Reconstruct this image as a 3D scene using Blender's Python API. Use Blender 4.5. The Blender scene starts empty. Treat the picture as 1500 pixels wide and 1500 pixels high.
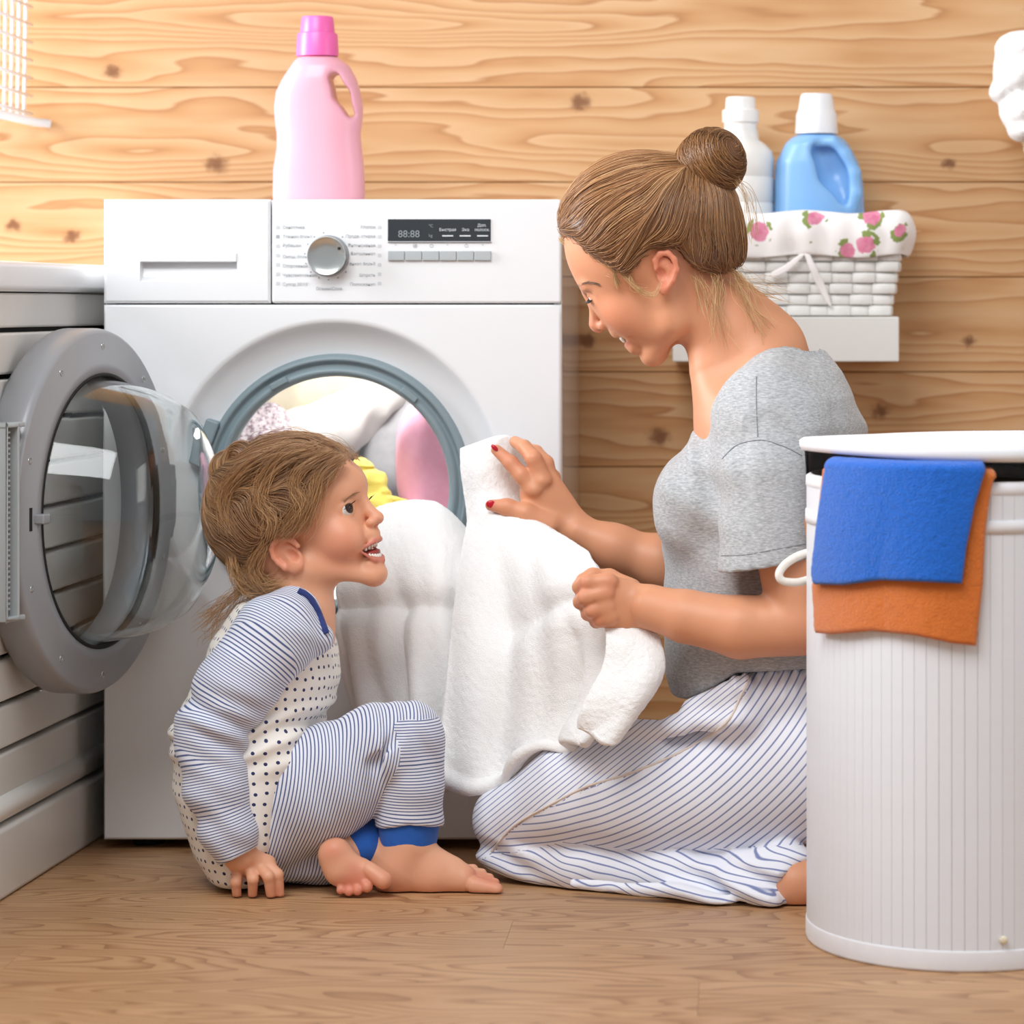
import bpy, bmesh, math, random
import numpy as np
from mathutils import Vector, Matrix
random.seed(7); rng = np.random.default_rng(7)
PI = math.pi
SC = bpy.context.scene
COL = SC.collection

# ------------------------------------------------------------------ camera
FPX, DCAM, HCAM, VX, VY = 5306.0, 4.75, 0.716, 1080.0, 445.0   # focal (px of a 1500 frame), distance, height, principal point
cam_d = bpy.data.cameras.new('camera'); cam = bpy.data.objects.new('camera', cam_d); COL.objects.link(cam)
cam.location = (0, -DCAM, HCAM); cam.rotation_euler = (PI/2, 0, 0)
cam_d.sensor_width = 24.0; cam_d.lens = FPX/1500*24.0
cam_d.shift_x = -(VX-750)/1500; cam_d.shift_y = -(750-VY)/1500
cam_d.dof.use_dof = True; cam_d.dof.focus_distance = 4.42; cam_d.dof.aperture_fstop = 4.0
cam_d.clip_start = 0.05
SC.camera = cam
# ------------------------------------------------------------------ light and exposure
SC.view_settings.view_transform = 'Standard'; SC.view_settings.look = 'None'
SC.view_settings.exposure = 0.12; SC.view_settings.gamma = 1.0
w = bpy.data.worlds.new('daylight'); SC.world = w; w.use_nodes = True
w.node_tree.nodes['Background'].inputs[0].default_value = (0.93, 0.96, 1.0, 1)
w.node_tree.nodes['Background'].inputs[1].default_value = 0.44
def area(name, loc, target, sx, sy, power, col):
    l = bpy.data.lights.new(name, 'AREA'); l.shape = 'RECTANGLE'; l.size = sx; l.size_y = sy; l.energy = power; l.color = col
    o = bpy.data.objects.new(name, l); COL.objects.link(o); o.location = loc
    o.rotation_euler = (Vector(target)-Vector(loc)).to_track_quat('-Z', 'Y').to_euler(); return o
area('window_light', (-3.0, -0.35, 1.55), (-0.2, 0.3, 0.75), 1.3, 1.6, 120, (0.95, 0.96, 1.0))
area('ceiling_softbox', (-0.9, -2.3, 2.6), (-0.4, -0.1, 0.45), 1.8, 1.4, 64, (0.98, 0.99, 1.0))
area('right_fill_light', (2.6, -1.3, 1.5), (0.2, -0.3, 0.6), 1.0, 1.6, 12, (1.0, 0.97, 0.93))  # weak warm fill lamp on the right, its source unseen

# ------------------------------------------------------------------ helpers
def P(px, py, Y):
    s = FPX/(DCAM+Y)
    return np.array([(px-VX)/s, Y, HCAM-(py-VY)/s])
def SCL(Y): return FPX/(DCAM+Y)
def lin(c):
    if isinstance(c, str):
        c = c.lstrip('#'); c = [int(c[i:i+2], 16)/255 for i in (0, 2, 4)]
    return tuple((x/12.92 if x <= .04045 else ((x+.055)/1.055)**2.4) for x in c)
def L4(c): return lin(c)+(1,)
class NT:
    def __init__(s, m): s.t = m.node_tree; s.t.nodes.clear()
    def n(s, typ, **kw):
        nd = s.t.nodes.new(typ)
        for k, v in kw.items():
            if k.startswith('i_'):
                key = k[2:]; key = int(key) if key.isdigit() else key.replace('_', ' ')
                if hasattr(v, 'node'): s.t.links.new(v, nd.inputs[key])
                else: nd.inputs[key].default_value = v
            else: setattr(nd, k, v)
        return nd
    def link(s, a, b): s.t.links.new(a, b)
    def math(s, op, a, b=None, c=None):
        nd = s.t.nodes.new('ShaderNodeMath'); nd.operation = op
        for i, v in enumerate((a, b, c)):
            if v is None: continue
            if hasattr(v, 'node'): s.t.links.new(v, nd.inputs[i])
            else: nd.inputs[i].default_value = v
        return nd.outputs[0]
    def mix(s, f, a, b):
        nd = s.t.nodes.new('ShaderNodeMix'); nd.data_type = 'RGBA'
        for i, v in ((0, f), (6, a), (7, b)):
            if hasattr(v, 'node'): s.t.links.new(v, nd.inputs[i])
            else: nd.inputs[i].default_value = v
        return nd.outputs[2]
    def ramp(s, f, stops):
        nd = s.t.nodes.new('ShaderNodeValToRGB'); s.t.links.new(f, nd.inputs[0]); e = nd.color_ramp.elements
        while len(e) < len(stops): e.new(.5)
        for i, (p, c) in enumerate(stops): e[i].position = p; e[i].color = c
        return nd.outputs[0]
    def noise(s, vec, scale, detail=3, rough=.5, dist=0):
        nd = s.n('ShaderNodeTexNoise', i_Scale=scale, i_Detail=detail, i_Roughness=rough, i_Distortion=dist)
        if vec is not None: s.link(vec, nd.inputs['Vector'])
        return nd.outputs[0]
    def mapping(s, vec, sc, loc=(0, 0, 0)):
        nd = s.n('ShaderNodeMapping'); s.link(vec, nd.inputs[0]); nd.inputs['Scale'].default_value = sc
        if hasattr(loc, 'node'): s.link(loc, nd.inputs['Location'])
        else: nd.inputs['Location'].default_value = loc
        return nd.outputs[0]
def mat(name):
    m = bpy.data.materials.new(name); m.use_nodes = True; return m, NT(m)
def finish(t, color, rough=.5, bump=None, bstr=.3, bdist=.002, **kw):
    b = t.n('ShaderNodeBsdfPrincipled'); o = t.n('ShaderNodeOutputMaterial'); t.link(b.outputs[0], o.inputs[0])
    if hasattr(color, 'node'): t.link(color, b.inputs['Base Color'])
    else: b.inputs['Base Color'].default_value = color
    if hasattr(rough, 'node'): t.link(rough, b.inputs['Roughness'])
    else: b.inputs['Roughness'].default_value = rough
    if bump is not None:
        bn = t.n('ShaderNodeBump', i_Strength=bstr, i_Distance=bdist); t.link(bump, bn.inputs['Height']); t.link(bn.outputs[0], b.inputs['Normal'])
    for k, v in kw.items(): b.inputs[k.replace('_', ' ')].default_value = v
    return b
def plain(name, c, rough=.45, noise=0.04, bump=0.0, nscale=40, **kw):
    m, t = mat(name); co = t.n('ShaderNodeTexCoord').outputs['Object']
    n = t.noise(co, nscale, 3); c = L4(c)
    d = tuple(x*(1-noise*2) for x in c[:3])+(1,)
    finish(t, t.mix(n, c, d), rough, n if bump else None, bump, **kw); return m
def emptyo(name, loc):
    o = bpy.data.objects.new(name, None); COL.objects.link(o); o.location = loc; o.empty_display_size = .05; return o
def tag(o, label=None, cat=None, group=None, kind=None):
    if label: o['label'] = label
    if cat: o['category'] = cat
    if group: o['group'] = group
    if kind: o['kind'] = kind
    return o
def thing(name, label, cat, loc, group=None): return tag(emptyo(name, tuple(loc)), label, cat, group)
def wloc(p):
    v = Vector((0, 0, 0))
    while p is not None: v += p.location; p = p.parent
    return v
def ob(name, me, m, parent=None, smooth=True, bevel=0, loc=None):
    """mesh data in world coordinates (loc None) or local coordinates placed at world loc"""
    o = bpy.data.objects.new(name, me); COL.objects.link(o)
    if m is not None and not me.materials: me.materials.append(m)
    if parent is not None: o.parent = parent
    o.location = Vector(loc if loc is not None else (0, 0, 0)) - wloc(parent)
    if smooth:
        sh = 'sharp_edge' in me.attributes; keep = [d.value for d in me.attributes['sharp_edge'].data] if sh else None; me.shade_smooth()
        if keep: a_ = me.attributes.get('sharp_edge') or me.attributes.new('sharp_edge', 'BOOLEAN', 'EDGE'); a_.data.foreach_set('value', keep)
    if bevel:
        b = o.modifiers.new('bevel', 'BEVEL'); b.width = bevel; b.segments = 2; b.limit_method = 'ANGLE'; b.angle_limit = .6
        wn = o.modifiers.new('wn', 'WEIGHTED_NORMAL'); wn.keep_sharp = False
    return o
def mesh(name, v, f):
    me = bpy.data.meshes.new(name); me.from_pydata([tuple(map(float, p)) for p in v], [], [tuple(map(int, q)) for q in f]); me.update(); return me
def mesh_np(name, v, q):
    me = bpy.data.meshes.new(name); v = np.asarray(v, np.float32); q = np.asarray(q, np.int32); k = q.shape[1]
    me.vertices.add(len(v)); me.vertices.foreach_set('co', v.ravel())
    me.loops.add(q.size); me.loops.foreach_set('vertex_index', q.ravel())
    me.polygons.add(len(q)); me.polygons.foreach_set('loop_start', np.arange(0, q.size, k, dtype=np.int32))
    me.update(calc_edges=True); me.validate(); return me
def vcol(me, name, c):
    a = me.attributes.new(name, 'FLOAT_COLOR', 'POINT'); c = np.asarray(c, np.float32)
    if c.shape[1] == 3: c = np.c_[c, np.ones(len(c), np.float32)]
    a.data.foreach_set('color', c.astype(np.float32).ravel())
def vfloat(me, name, c):
    a = me.attributes.new(name, 'FLOAT', 'POINT'); a.data.foreach_set('value', np.asarray(c, np.float32).ravel())
class MB:
    def __init__(s): s.v = []; s.f = []
    def add(s, v, f):
        b = len(s.v); s.v += [tuple(map(float, p)) for p in v]; s.f += [tuple(int(i)+b for i in q) for q in f]; return s
    def box(s, lo, hi, M=None):
        x0, y0, z0 = lo; x1, y1, z1 = hi
        v = [(x0, y0, z0), (x1, y0, z0), (x1, y1, z0), (x0, y1, z0), (x0, y0, z1), (x1, y0, z1), (x1, y1, z1), (x0, y1, z1)]
        if M is not None: v = [tuple(M @ Vector(p)) for p in v]
        return s.add(v, [(3, 2, 1, 0), (4, 5, 6, 7), (0, 1, 5, 4), (1, 2, 6, 5), (2, 3, 7, 6), (3, 0, 4, 7)])
    def lathe(s, prof, M=None, n=48, closed=False, cap=True):
        """prof: (r, h) list; axis = local Z"""
        v = []; f = []
        for r, h in prof:
            for i in range(n):
                a = 2*PI*i/n; v.append((r*math.cos(a), r*math.sin(a), h))
        m = len(prof)
        for j in range(m if closed else m-1):
            j2 = (j+1) % m
            for i in range(n):
                k = (i+1) % n; f.append((j*n+i, j*n+k, j2*n+k, j2*n+i))
        if not closed and cap:
            if prof[0][0] > 1e-6: f.append(tuple(range(n-1, -1, -1)))
            if prof[-1][0] > 1e-6: f.append(tuple(range((m-1)*n, m*n)))
        if M is not None: v = [tuple(M @ Vector(p)) for p in v]
        return s.add(v, f)
    def tube(s, pts, r, n=8, closed=False):
        pts = [Vector(p) for p in pts]; m = len(pts); rr = r if hasattr(r, '__len__') else [r]*m
        v = []; up = None
        for i, p in enumerate(pts):
            a = pts[(i-1) % m] if (closed or i > 0) else p; b = pts[(i+1) % m] if (closed or i < m-1) else p
            t = (b-a).normalized()
            if up is None:
                up = Vector((0, 0, 1)) if abs(t.z) < .9 else Vector((1, 0, 0))
            x = t.cross(up).normalized(); up = x.cross(t).normalized()
            for k in range(n):
                an = 2*PI*k/n; v.append(p+(x*math.cos(an)+up*math.sin(an))*rr[i])
        f = []
        for i in range(m if closed else m-1):
            j = (i+1) % m
            for k in range(n): l = (k+1) % n; f.append((i*n+k, i*n+l, j*n+l, j*n+k))
        if not closed: f += [tuple(range(n-1, -1, -1)), tuple(range((m-1)*n, m*n))]
        return s.add(v, f)
    def me(s, name, sharp=None):
        m = mesh(name, s.v, s.f); b = bmesh.new(); b.from_mesh(m); bmesh.ops.remove_doubles(b, verts=b.verts, dist=1e-6); b.to_mesh(m); b.free(); m.update()
        if sharp: m.set_sharp_from_angle(angle=math.radians(sharp))
        return m
def boxo(name, lo, hi, m, parent=None, bevel=.002, label=None):
    c = [(lo[i]+hi[i])/2 for i in range(3)]
    me = MB().box([lo[i]-c[i] for i in range(3)], [hi[i]-c[i] for i in range(3)]).me(name)
    o = ob(name, me, m, parent, smooth=bool(bevel), bevel=bevel, loc=c)
    if label: o['label'] = label
    return o
def catmull(pts, n):
    p = np.asarray(pts, float); m = len(p); t = np.linspace(0, m-1, n); i = np.minimum(t.astype(int), m-2); u = (t-i)[:, None]
    g = lambda k: p[np.clip(k, 0, m-1)]
    a, b, c, d = g(i-1), g(i), g(i+1), g(i+2)
    return .5*((2*b)+(-a+c)*u+(2*a-5*b+4*c-d)*u**2+(-a+3*b-3*c+d)*u**3)
def smooth_noise(p, freq, seed=0):
    """cheap value noise on points (n,3) -> (n,) in -1..1"""
    q = p*freq+np.array([13.7*seed+100, 7.1*seed+100, 3.3*seed+100]); i = np.floor(q).astype(np.int64); f = q-i; f = f*f*(3-2*f); out = 0
    for dx in (0, 1):
        for dy in (0, 1):
            for dz in (0, 1):
                h = ((i[:, 0]+dx)*73856093) ^ ((i[:, 1]+dy)*19349663) ^ ((i[:, 2]+dz)*83492791)
                h = (h ^ (h >> 13))*1274126177 & 0x7fffffff
                val = (h % 65536)/32768.0-1
                out = out+val*(f[:, 0] if dx else 1-f[:, 0])*(f[:, 1] if dy else 1-f[:, 1])*(f[:, 2] if dz else 1-f[:, 2])
    return out

# ------------------------------------------------------------------ implicit surfaces (smooth blends of tapered limbs -> one continuous mesh)
class RC:   # round cone, optionally flattened along axis n by factor q
    def __init__(s, a, b, ra, rb, n=None, q=1.0):
        s.a = np.asarray(a, float); s.b = np.asarray(b, float); s.ra = ra; s.rb = rb; R = max(ra, rb)
        s.lo = np.minimum(s.a, s.b)-R; s.hi = np.maximum(s.a, s.b)+R; s.q = q
        s.n = None if n is None else np.asarray(n, float)/np.linalg.norm(n)
        if n is not None and q > 1: s.lo = s.lo-np.abs(s.n)*R*(q-1); s.hi = s.hi+np.abs(s.n)*R*(q-1)
    def f(s, X, Y, Z):
        x, y, z = X-s.a[0], Y-s.a[1], Z-s.a[2]; d = s.b-s.a
        if s.n is not None:
            k = 1/s.q-1; pn = (x*s.n[0]+y*s.n[1]+z*s.n[2])*k; x = x+pn*s.n[0]; y = y+pn*s.n[1]; z = z+pn*s.n[2]
            d = d+s.n*(d@s.n)*k
        t = np.clip((x*d[0]+y*d[1]+z*d[2])/max(d@d, 1e-12), 0, 1)
        return np.sqrt((x-t*d[0])**2+(y-t*d[1])**2+(z-t*d[2])**2)-(s.ra+(s.rb-s.ra)*t)
class EL:
    def __init__(s, c, r, M=None):
        s.c = np.asarray(c, float); s.r = np.asarray(r, float); s.M = np.eye(3) if M is None else np.asarray(M, float)  # rows = axes
        e = np.sqrt(((s.M*s.r[:, None])**2).sum(0)); s.lo = s.c-e; s.hi = s.c+e
    def f(s, X, Y, Z):
        x, y, z = X-s.c[0], Y-s.c[1], Z-s.c[2]; k0 = 0; k1 = 0
        for i in range(3):
            a = x*s.M[i, 0]+y*s.M[i, 1]+z*s.M[i, 2]; k0 = k0+(a/s.r[i])**2; k1 = k1+(a/s.r[i]**2)**2
        k0 = np.sqrt(k0); return k0*(k0-1)/np.maximum(np.sqrt(k1), 1e-9)
class STK:  # stack of horizontal ellipses: rows (z, xl, xr, yc, hy)
    def __init__(s, rows, e=2.0):
        s.r = np.asarray(sorted(rows), float); s.e = e; r = s.r
        s.lo = np.array([r[:, 1].min(), (r[:, 3]-r[:, 4]).min(), r[0, 0]]); s.hi = np.array([r[:, 2].max(), (r[:, 3]+r[:, 4]).max(), r[-1, 0]])
    def f(s, X, Y, Z):
        r = s.r; g = lambda k: np.interp(Z.ravel(), r[:, 0], r[:, k]).reshape(Z.shape)
        xl, xr, yc, hy = g(1), g(2), g(3), g(4); a = np.maximum((xr-xl)/2, 1e-3); b = np.maximum(hy, 1e-3)
        d = ((np.abs((X-(xl+xr)/2)/a)**s.e+np.abs((Y-yc)/b)**s.e)**(1/s.e)-1)*np.minimum(a, b)
        dz = np.maximum(Z-r[-1, 0], r[0, 0]-Z); k = .012
        h = np.maximum(k-np.abs(d-dz), 0)/k
        return np.maximum(d, dz)+h*h*k/4
class POLY:  # polygon traced in the picture plane at depth Y0, extruded along Y
    def __init__(s, pts, Y0, ylo=-2, yhi=2):
        s.v = np.array([P(a, b, Y0)[[0, 2]] for a, b in pts]); s.lo = np.array([s.v[:, 0].min(), ylo, s.v[:, 1].min()]); s.hi = np.array([s.v[:, 0].max(), yhi, s.v[:, 1].max()]); s.y = (ylo, yhi)
    def f(s, X, Y, Z):
        x = X[:, :1, :]; z = Z[:1, :, :]; v = s.v; n = len(v); d = (x-v[0, 0])**2+(z-v[0, 1])**2; sg = np.ones(np.broadcast(x, z).shape)
        for i in range(n):
            a, b = v[i], v[i-1]; e = b-a; wx, wz = x-a[0], z-a[1]; t = np.clip((wx*e[0]+wz*e[1])/(e@e), 0, 1); d = np.minimum(d, (wx-e[0]*t)**2+(wz-e[1]*t)**2)
            c1 = z >= a[1]; c2 = z < b[1]; c3 = e[0]*wz > e[1]*wx; sg = np.where((c1 & c2 & c3) | (~c1 & ~c2 & ~c3), -sg, sg)
        dy = np.maximum(Y-s.y[1], s.y[0]-Y); return np.maximum(sg*np.sqrt(d), dy)
class PL:    # half space: inside where (p-p0).n < 0
    def __init__(s, p0, n, lo, hi): s.p0 = np.asarray(p0, float); s.n = np.asarray(n, float)/np.linalg.norm(n); s.lo = np.asarray(lo, float); s.hi = np.asarray(hi, float)
    def f(s, X, Y, Z): return (X-s.p0[0])*s.n[0]+(Y-s.p0[1])*s.n[1]+(Z-s.p0[2])*s.n[2]
class Field:
    def __init__(s, lo, hi, h):
        s.lo = np.asarray(lo, float); s.h = h; s.n = np.ceil((np.asarray(hi)-s.lo)/h).astype(int)+1
        s.ax = [(s.lo[i]+h*np.arange(s.n[i])) for i in range(3)]; s.d = np.full(s.n, 1.0, np.float32)
    def op(s, p, k=.004, mode='u', pad=None):
        m = (k+3*s.h) if pad is None else pad
        i0 = np.clip(np.floor((p.lo-m-s.lo)/s.h).astype(int), 0, s.n); i1 = np.clip(np.ceil((p.hi+m-s.lo)/s.h).astype(int)+1, 0, s.n)
        if (i1 <= i0).any(): return s
        sl = tuple(slice(a, b) for a, b in zip(i0, i1))
        X = s.ax[0][sl[0]][:, None, None]; Y = s.ax[1][sl[1]][None, :, None]; Z = s.ax[2][sl[2]][None, None, :]
        e = p.f(X, Y, Z).astype(np.float32); d = s.d[sl]
        if mode == 'u':
            h = np.maximum(k-np.abs(d-e), 0)/k; s.d[sl] = np.minimum(d, e)-h*h*k/4
        elif mode == 's':
            h = np.maximum(k-np.abs(d+e), 0)/k; s.d[sl] = np.maximum(d, -e)+h*h*k/4
        elif mode == 'i':
            s.d[sl] = np.maximum(d, e)
        return s
    def u(s, *ps, k=.004):
        for p in ps: s.op(p, k)
        return s
    def cut(s, *ps, k=.003):
        for p in ps: s.op(p, k, 's')
        return s
    def disp(s, fn, band=.03):
        """add fn(points) to the distance in a band around the surface"""
        m = np.abs(s.d) < band; idx = np.argwhere(m); s.d[m] += fn(s.lo+idx*s.h).astype(np.float32); return s
    def sample(s, p):
        q = np.clip((p-s.lo)/s.h, 0, s.n-1.001); i = q.astype(int); f = q-i; out = 0
        for a in (0, 1):
            for b in (0, 1):
                for c in (0, 1):
                    w_ = (f[:, 0] if a else 1-f[:, 0])*(f[:, 1] if b else 1-f[:, 1])*(f[:, 2] if c else 1-f[:, 2])
                    out = out+w_*s.d[i[:, 0]+a, i[:, 1]+b, i[:, 2]+c]
        return out
    def grad(s, p, e=None):
        e = e or s.h*1.5; g = np.stack([s.sample(p+e*np.eye(3)[k])-s.sample(p-e*np.eye(3)[k]) for k in range(3)], 1)
        return g/np.maximum(np.linalg.norm(g, axis=1, keepdims=True), 1e-9)
    def surf(s, smooth=1):
        d = s.d; d[0] = d[-1] = 1; d[:, 0] = d[:, -1] = 1; d[:, :, 0] = d[:, :, -1] = 1
        sg = d < 0; N = np.array(d.shape); c = np.zeros(N-1, np.uint8)
        for a in (0, 1):
            for b in (0, 1):
                for e in (0, 1): c += sg[a:N[0]-1+a, b:N[1]-1+b, e:N[2]-1+e]
        act = (c > 0) & (c < 8); idx = np.argwhere(act); vid = np.full(act.shape, -1, np.int32); vid[act] = np.arange(len(idx), dtype=np.int32)
        acc = np.zeros((len(idx), 3)); cnt = np.zeros(len(idx))
        for axn in range(3):
            o1, o2 = [k for k in range(3) if k != axn]
            for u in (0, 1):
                for v in (0, 1):
                    a = np.zeros(3, int); a[o1] = u; a[o2] = v; b = a.copy(); b[axn] = 1
                    ia = idx+a; ib = idx+b; da = d[ia[:, 0], ia[:, 1], ia[:, 2]].astype(float); db = d[ib[:, 0], ib[:, 1], ib[:, 2]].astype(float)
                    m = (da < 0) != (db < 0); t = np.where(m, da/np.where(m, da-db, 1), 0)
                    pos = a+np.zeros((len(idx), 3)); pos[:, axn] = t; acc[m] += pos[m]; cnt[m] += 1
        v = s.lo+s.h*(idx+acc/np.maximum(cnt, 1)[:, None]); quads = []
        for axn in range(3):
            o1, o2 = [(1, 2), (2, 0), (0, 1)][axn]
            s0 = [slice(None)]*3; s1 = [slice(None)]*3; s0[axn] = slice(0, -1); s1[axn] = slice(1, None)
            A = sg[tuple(s0)]; B = sg[tuple(s1)]; e = np.argwhere(A != B)
            e = e[(e[:, o1] > 0) & (e[:, o2] > 0) & (e[:, o1] < N[o1]-1) & (e[:, o2] < N[o2]-1)]
            ins = A[e[:, 0], e[:, 1], e[:, 2]]
            def g(du, dv):
                k = e.copy(); k[:, o1] += du; k[:, o2] += dv; return vid[k[:, 0], k[:, 1], k[:, 2]]
            q = np.stack([g(-1, -1), g(0, -1), g(0, 0), g(-1, 0)], 1); q[~ins] = q[~ins][:, ::-1]; quads.append(q)
        q = np.concatenate(quads); q = q[(q >= 0).all(1)]
        for _ in range(smooth):
            e = np.concatenate([q[:, [0, 1]], q[:, [1, 2]], q[:, [2, 3]], q[:, [3, 0]]]); n_ = len(v)
            deg = np.maximum(np.bincount(e[:, 0], minlength=n_)+np.bincount(e[:, 1], minlength=n_), 1)
            av = np.stack([np.bincount(e[:, 0], v[e[:, 1], k], n_)+np.bincount(e[:, 1], v[e[:, 0], k], n_) for k in range(3)], 1)/deg[:, None]
            v = v+.5*(av-v)
        return v, q
def fbox(prims, pad): return np.min([p.lo for p in prims], 0)-pad, np.max([p.hi for p in prims], 0)+pad
class Fr:   # frame laid on the picture plane at depth Y, may be turned about an axis
    def __init__(s, px, py, Y, axis=None, ang=0):
        s.px, s.py = px, py; s.o = P(px, py, Y); s.k = 1/SCL(Y); E = np.array([[1, 0, 0], [0, 0, 1], [0, -1, 0]], float)  # right, up, toward camera
        if axis is not None:
            u = Vector((axis[0], 0, axis[1])).normalized(); R = np.array(Matrix.Rotation(ang, 3, u)); E = E @ R.T
        s.E = E
    def pre(s, px, py, l=0):
        E = s.E; A = np.array([[E[0][0], E[1][0]], [E[0][2], E[1][2]]]); return np.linalg.solve(A, np.array([px-s.px-l*E[2][0], s.py-py-l*E[2][2]]))
    def w(s, a, b, l): return s.o+s.k*(a*s.E[0]+b*s.E[1]+l*s.E[2])
    def p(s, px, py, l=0): a, b = s.pre(px, py, l); return s.w(a, b, l)          # seen at (px,py), l px off the mid plane toward the camera
    def pm(s, px, py, l): a, b = s.pre(px, py, l); return s.w(a, b, -l)          # its mirror twin on the far side
    def img(s, p): q = (np.asarray(p)-s.o)/s.k; return q @ s.E.T                 # local coordinates of world points
    def el(s, px, py, l, ra, rb, rc, ang=0, tilt=0):
        a = math.radians(ang); A = math.cos(a)*s.E[0]+math.sin(a)*s.E[1]; B = -math.sin(a)*s.E[0]+math.cos(a)*s.E[1]; C = s.E[2]
        if tilt: t = math.radians(tilt); A, C = math.cos(t)*A+math.sin(t)*C, -math.sin(t)*A+math.cos(t)*C
        return EL(s.p(px, py, l), np.array([ra, rb, rc])*s.k, np.stack([A, B, C]))
    def rc(s, p1, p2, r1, r2, n=None, q=1): return RC(s.p(*p1), s.p(*p2), r1*s.k, r2*s.k, n, q)
    def el2(s, px, py, l, ra, rb, rc, ang=0, tilt=0):
        e = s.el(px, py, l, ra, rb, rc, ang, tilt); a, b = s.pre(px, py, l); f = s.el(px, py, l, ra, rb, rc, ang, -tilt); f.c = s.w(a, b, -l); ex = np.sqrt(((f.M*f.r[:, None])**2).sum(0)); f.lo = f.c-ex; f.hi = f.c+ex
        return [e, f]
    def rc2(s, p1, p2, r1, r2): return [s.rc(p1, p2, r1, r2), RC(s.pm(*p1), s.pm(*p2), r1*s.k, r2*s.k)]
def chain(pts, rad, n=None, q=1): return [RC(pts[i], pts[i+1], rad[i], rad[i+1], n, q) for i in range(len(pts)-1)]

# ------------------------------------------------------------------ thick soft sheets (towels, linings)
def sheet(grid, thick, fluff=0, seed=0, flip=False):
    """grid (r,c,3) -> closed thick sheet with rounded rims; returns v, quads"""
    g = np.asarray(grid, float); R, C, _ = g.shape
    n = np.cross(np.gradient(g, axis=0), np.gradient(g, axis=1)); n /= np.maximum(np.linalg.norm(n, axis=2, keepdims=True), 1e-9)
    if flip: n = -n
    eu = np.linalg.norm(np.gradient(g, axis=1), axis=2); ev = np.linalg.norm(np.gradient(g, axis=0), axis=2)
    du = np.minimum(np.cumsum(eu, 1)-eu[:, :1], np.cumsum(eu[:, ::-1], 1)[:, ::-1]-eu[:, -1:]); dv = np.minimum(np.cumsum(ev, 0)-ev[:1], np.cumsum(ev[::-1], 0)[::-1]-ev[-1:])
    d = np.clip(np.minimum(du, dv)/(thick*.5), 0, 1); wgt = np.sqrt(np.maximum(1-(1-d)**2, .02))[..., None]
    fr = g+n*wgt*thick/2; bk = g-n*wgt*thick/2
    if fluff:
        for k, arr in enumerate((fr, bk)):
            p = arr.reshape(-1, 3); f = smooth_noise(p, 190, seed+k)*.6+smooth_noise(p, 420, seed+5+k)*.5
            arr += n*(f.reshape(R, C, 1))*fluff*(1 if k == 0 else -1)
    v = np.concatenate([fr.reshape(-1, 3), bk.reshape(-1, 3)]); i = np.arange(R*C).reshape(R, C); o = R*C
    q = np.stack([i[:-1, :-1], i[1:, :-1], i[1:, 1:], i[:-1, 1:]], -1).reshape(-1, 4)
    qs = [q if not flip else q[:, ::-1], (q[:, ::-1] if not flip else q)+o]
    rim = np.concatenate([i[0, :], i[1:, -1], i[-1, -2::-1], i[-2:0:-1, 0]]); r2 = np.roll(rim, -1)
    e = np.stack([rim, r2, r2+o, rim+o], -1); qs.append(e if not flip else e[:, ::-1])
    return v, np.concatenate(qs)
def loft_rows(rows, nr, nc):
    a = np.stack([catmull(r, nc) for r in rows]); R = a.shape[0]
    return np.stack([catmull(a[:, c], nr) for c in range(nc)], 1)

# ------------------------------------------------------------------ materials of the room
YW = 0.60                      # back wall plane
def knot_nodes(t, x, z, knots, xj, zj):
    tot = None; core = None
    for (kx, kz, A, sx, sz, cr) in knots:
        ex = t.math('DIVIDE', t.math('SUBTRACT', x, kx), sx); ez = t.math('DIVIDE', t.math('SUBTRACT', z, kz), sz)
        r2 = t.math('ADD', t.math('MULTIPLY', ex, ex), t.math('MULTIPLY', ez, ez))
        g = t.math('MULTIPLY', t.math('EXPONENT', t.math('MULTIPLY', r2, -1)), A)
        tot = g if tot is None else t.math('ADD', tot, g)
        if cr:
            ax = t.math('DIVIDE', t.math('SUBTRACT', xj, kx), cr*1.25); az = t.math('DIVIDE', t.math('SUBTRACT', zj, kz), cr)
            q = t.math('EXPONENT', t.math('MULTIPLY', t.math('POWER', t.math('ADD', t.math('MULTIPLY', ax, ax), t.math('MULTIPLY', az, az)), 2.0), -1))
            core = q if core is None else t.math('ADD', core, q)
    return tot, core
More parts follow.
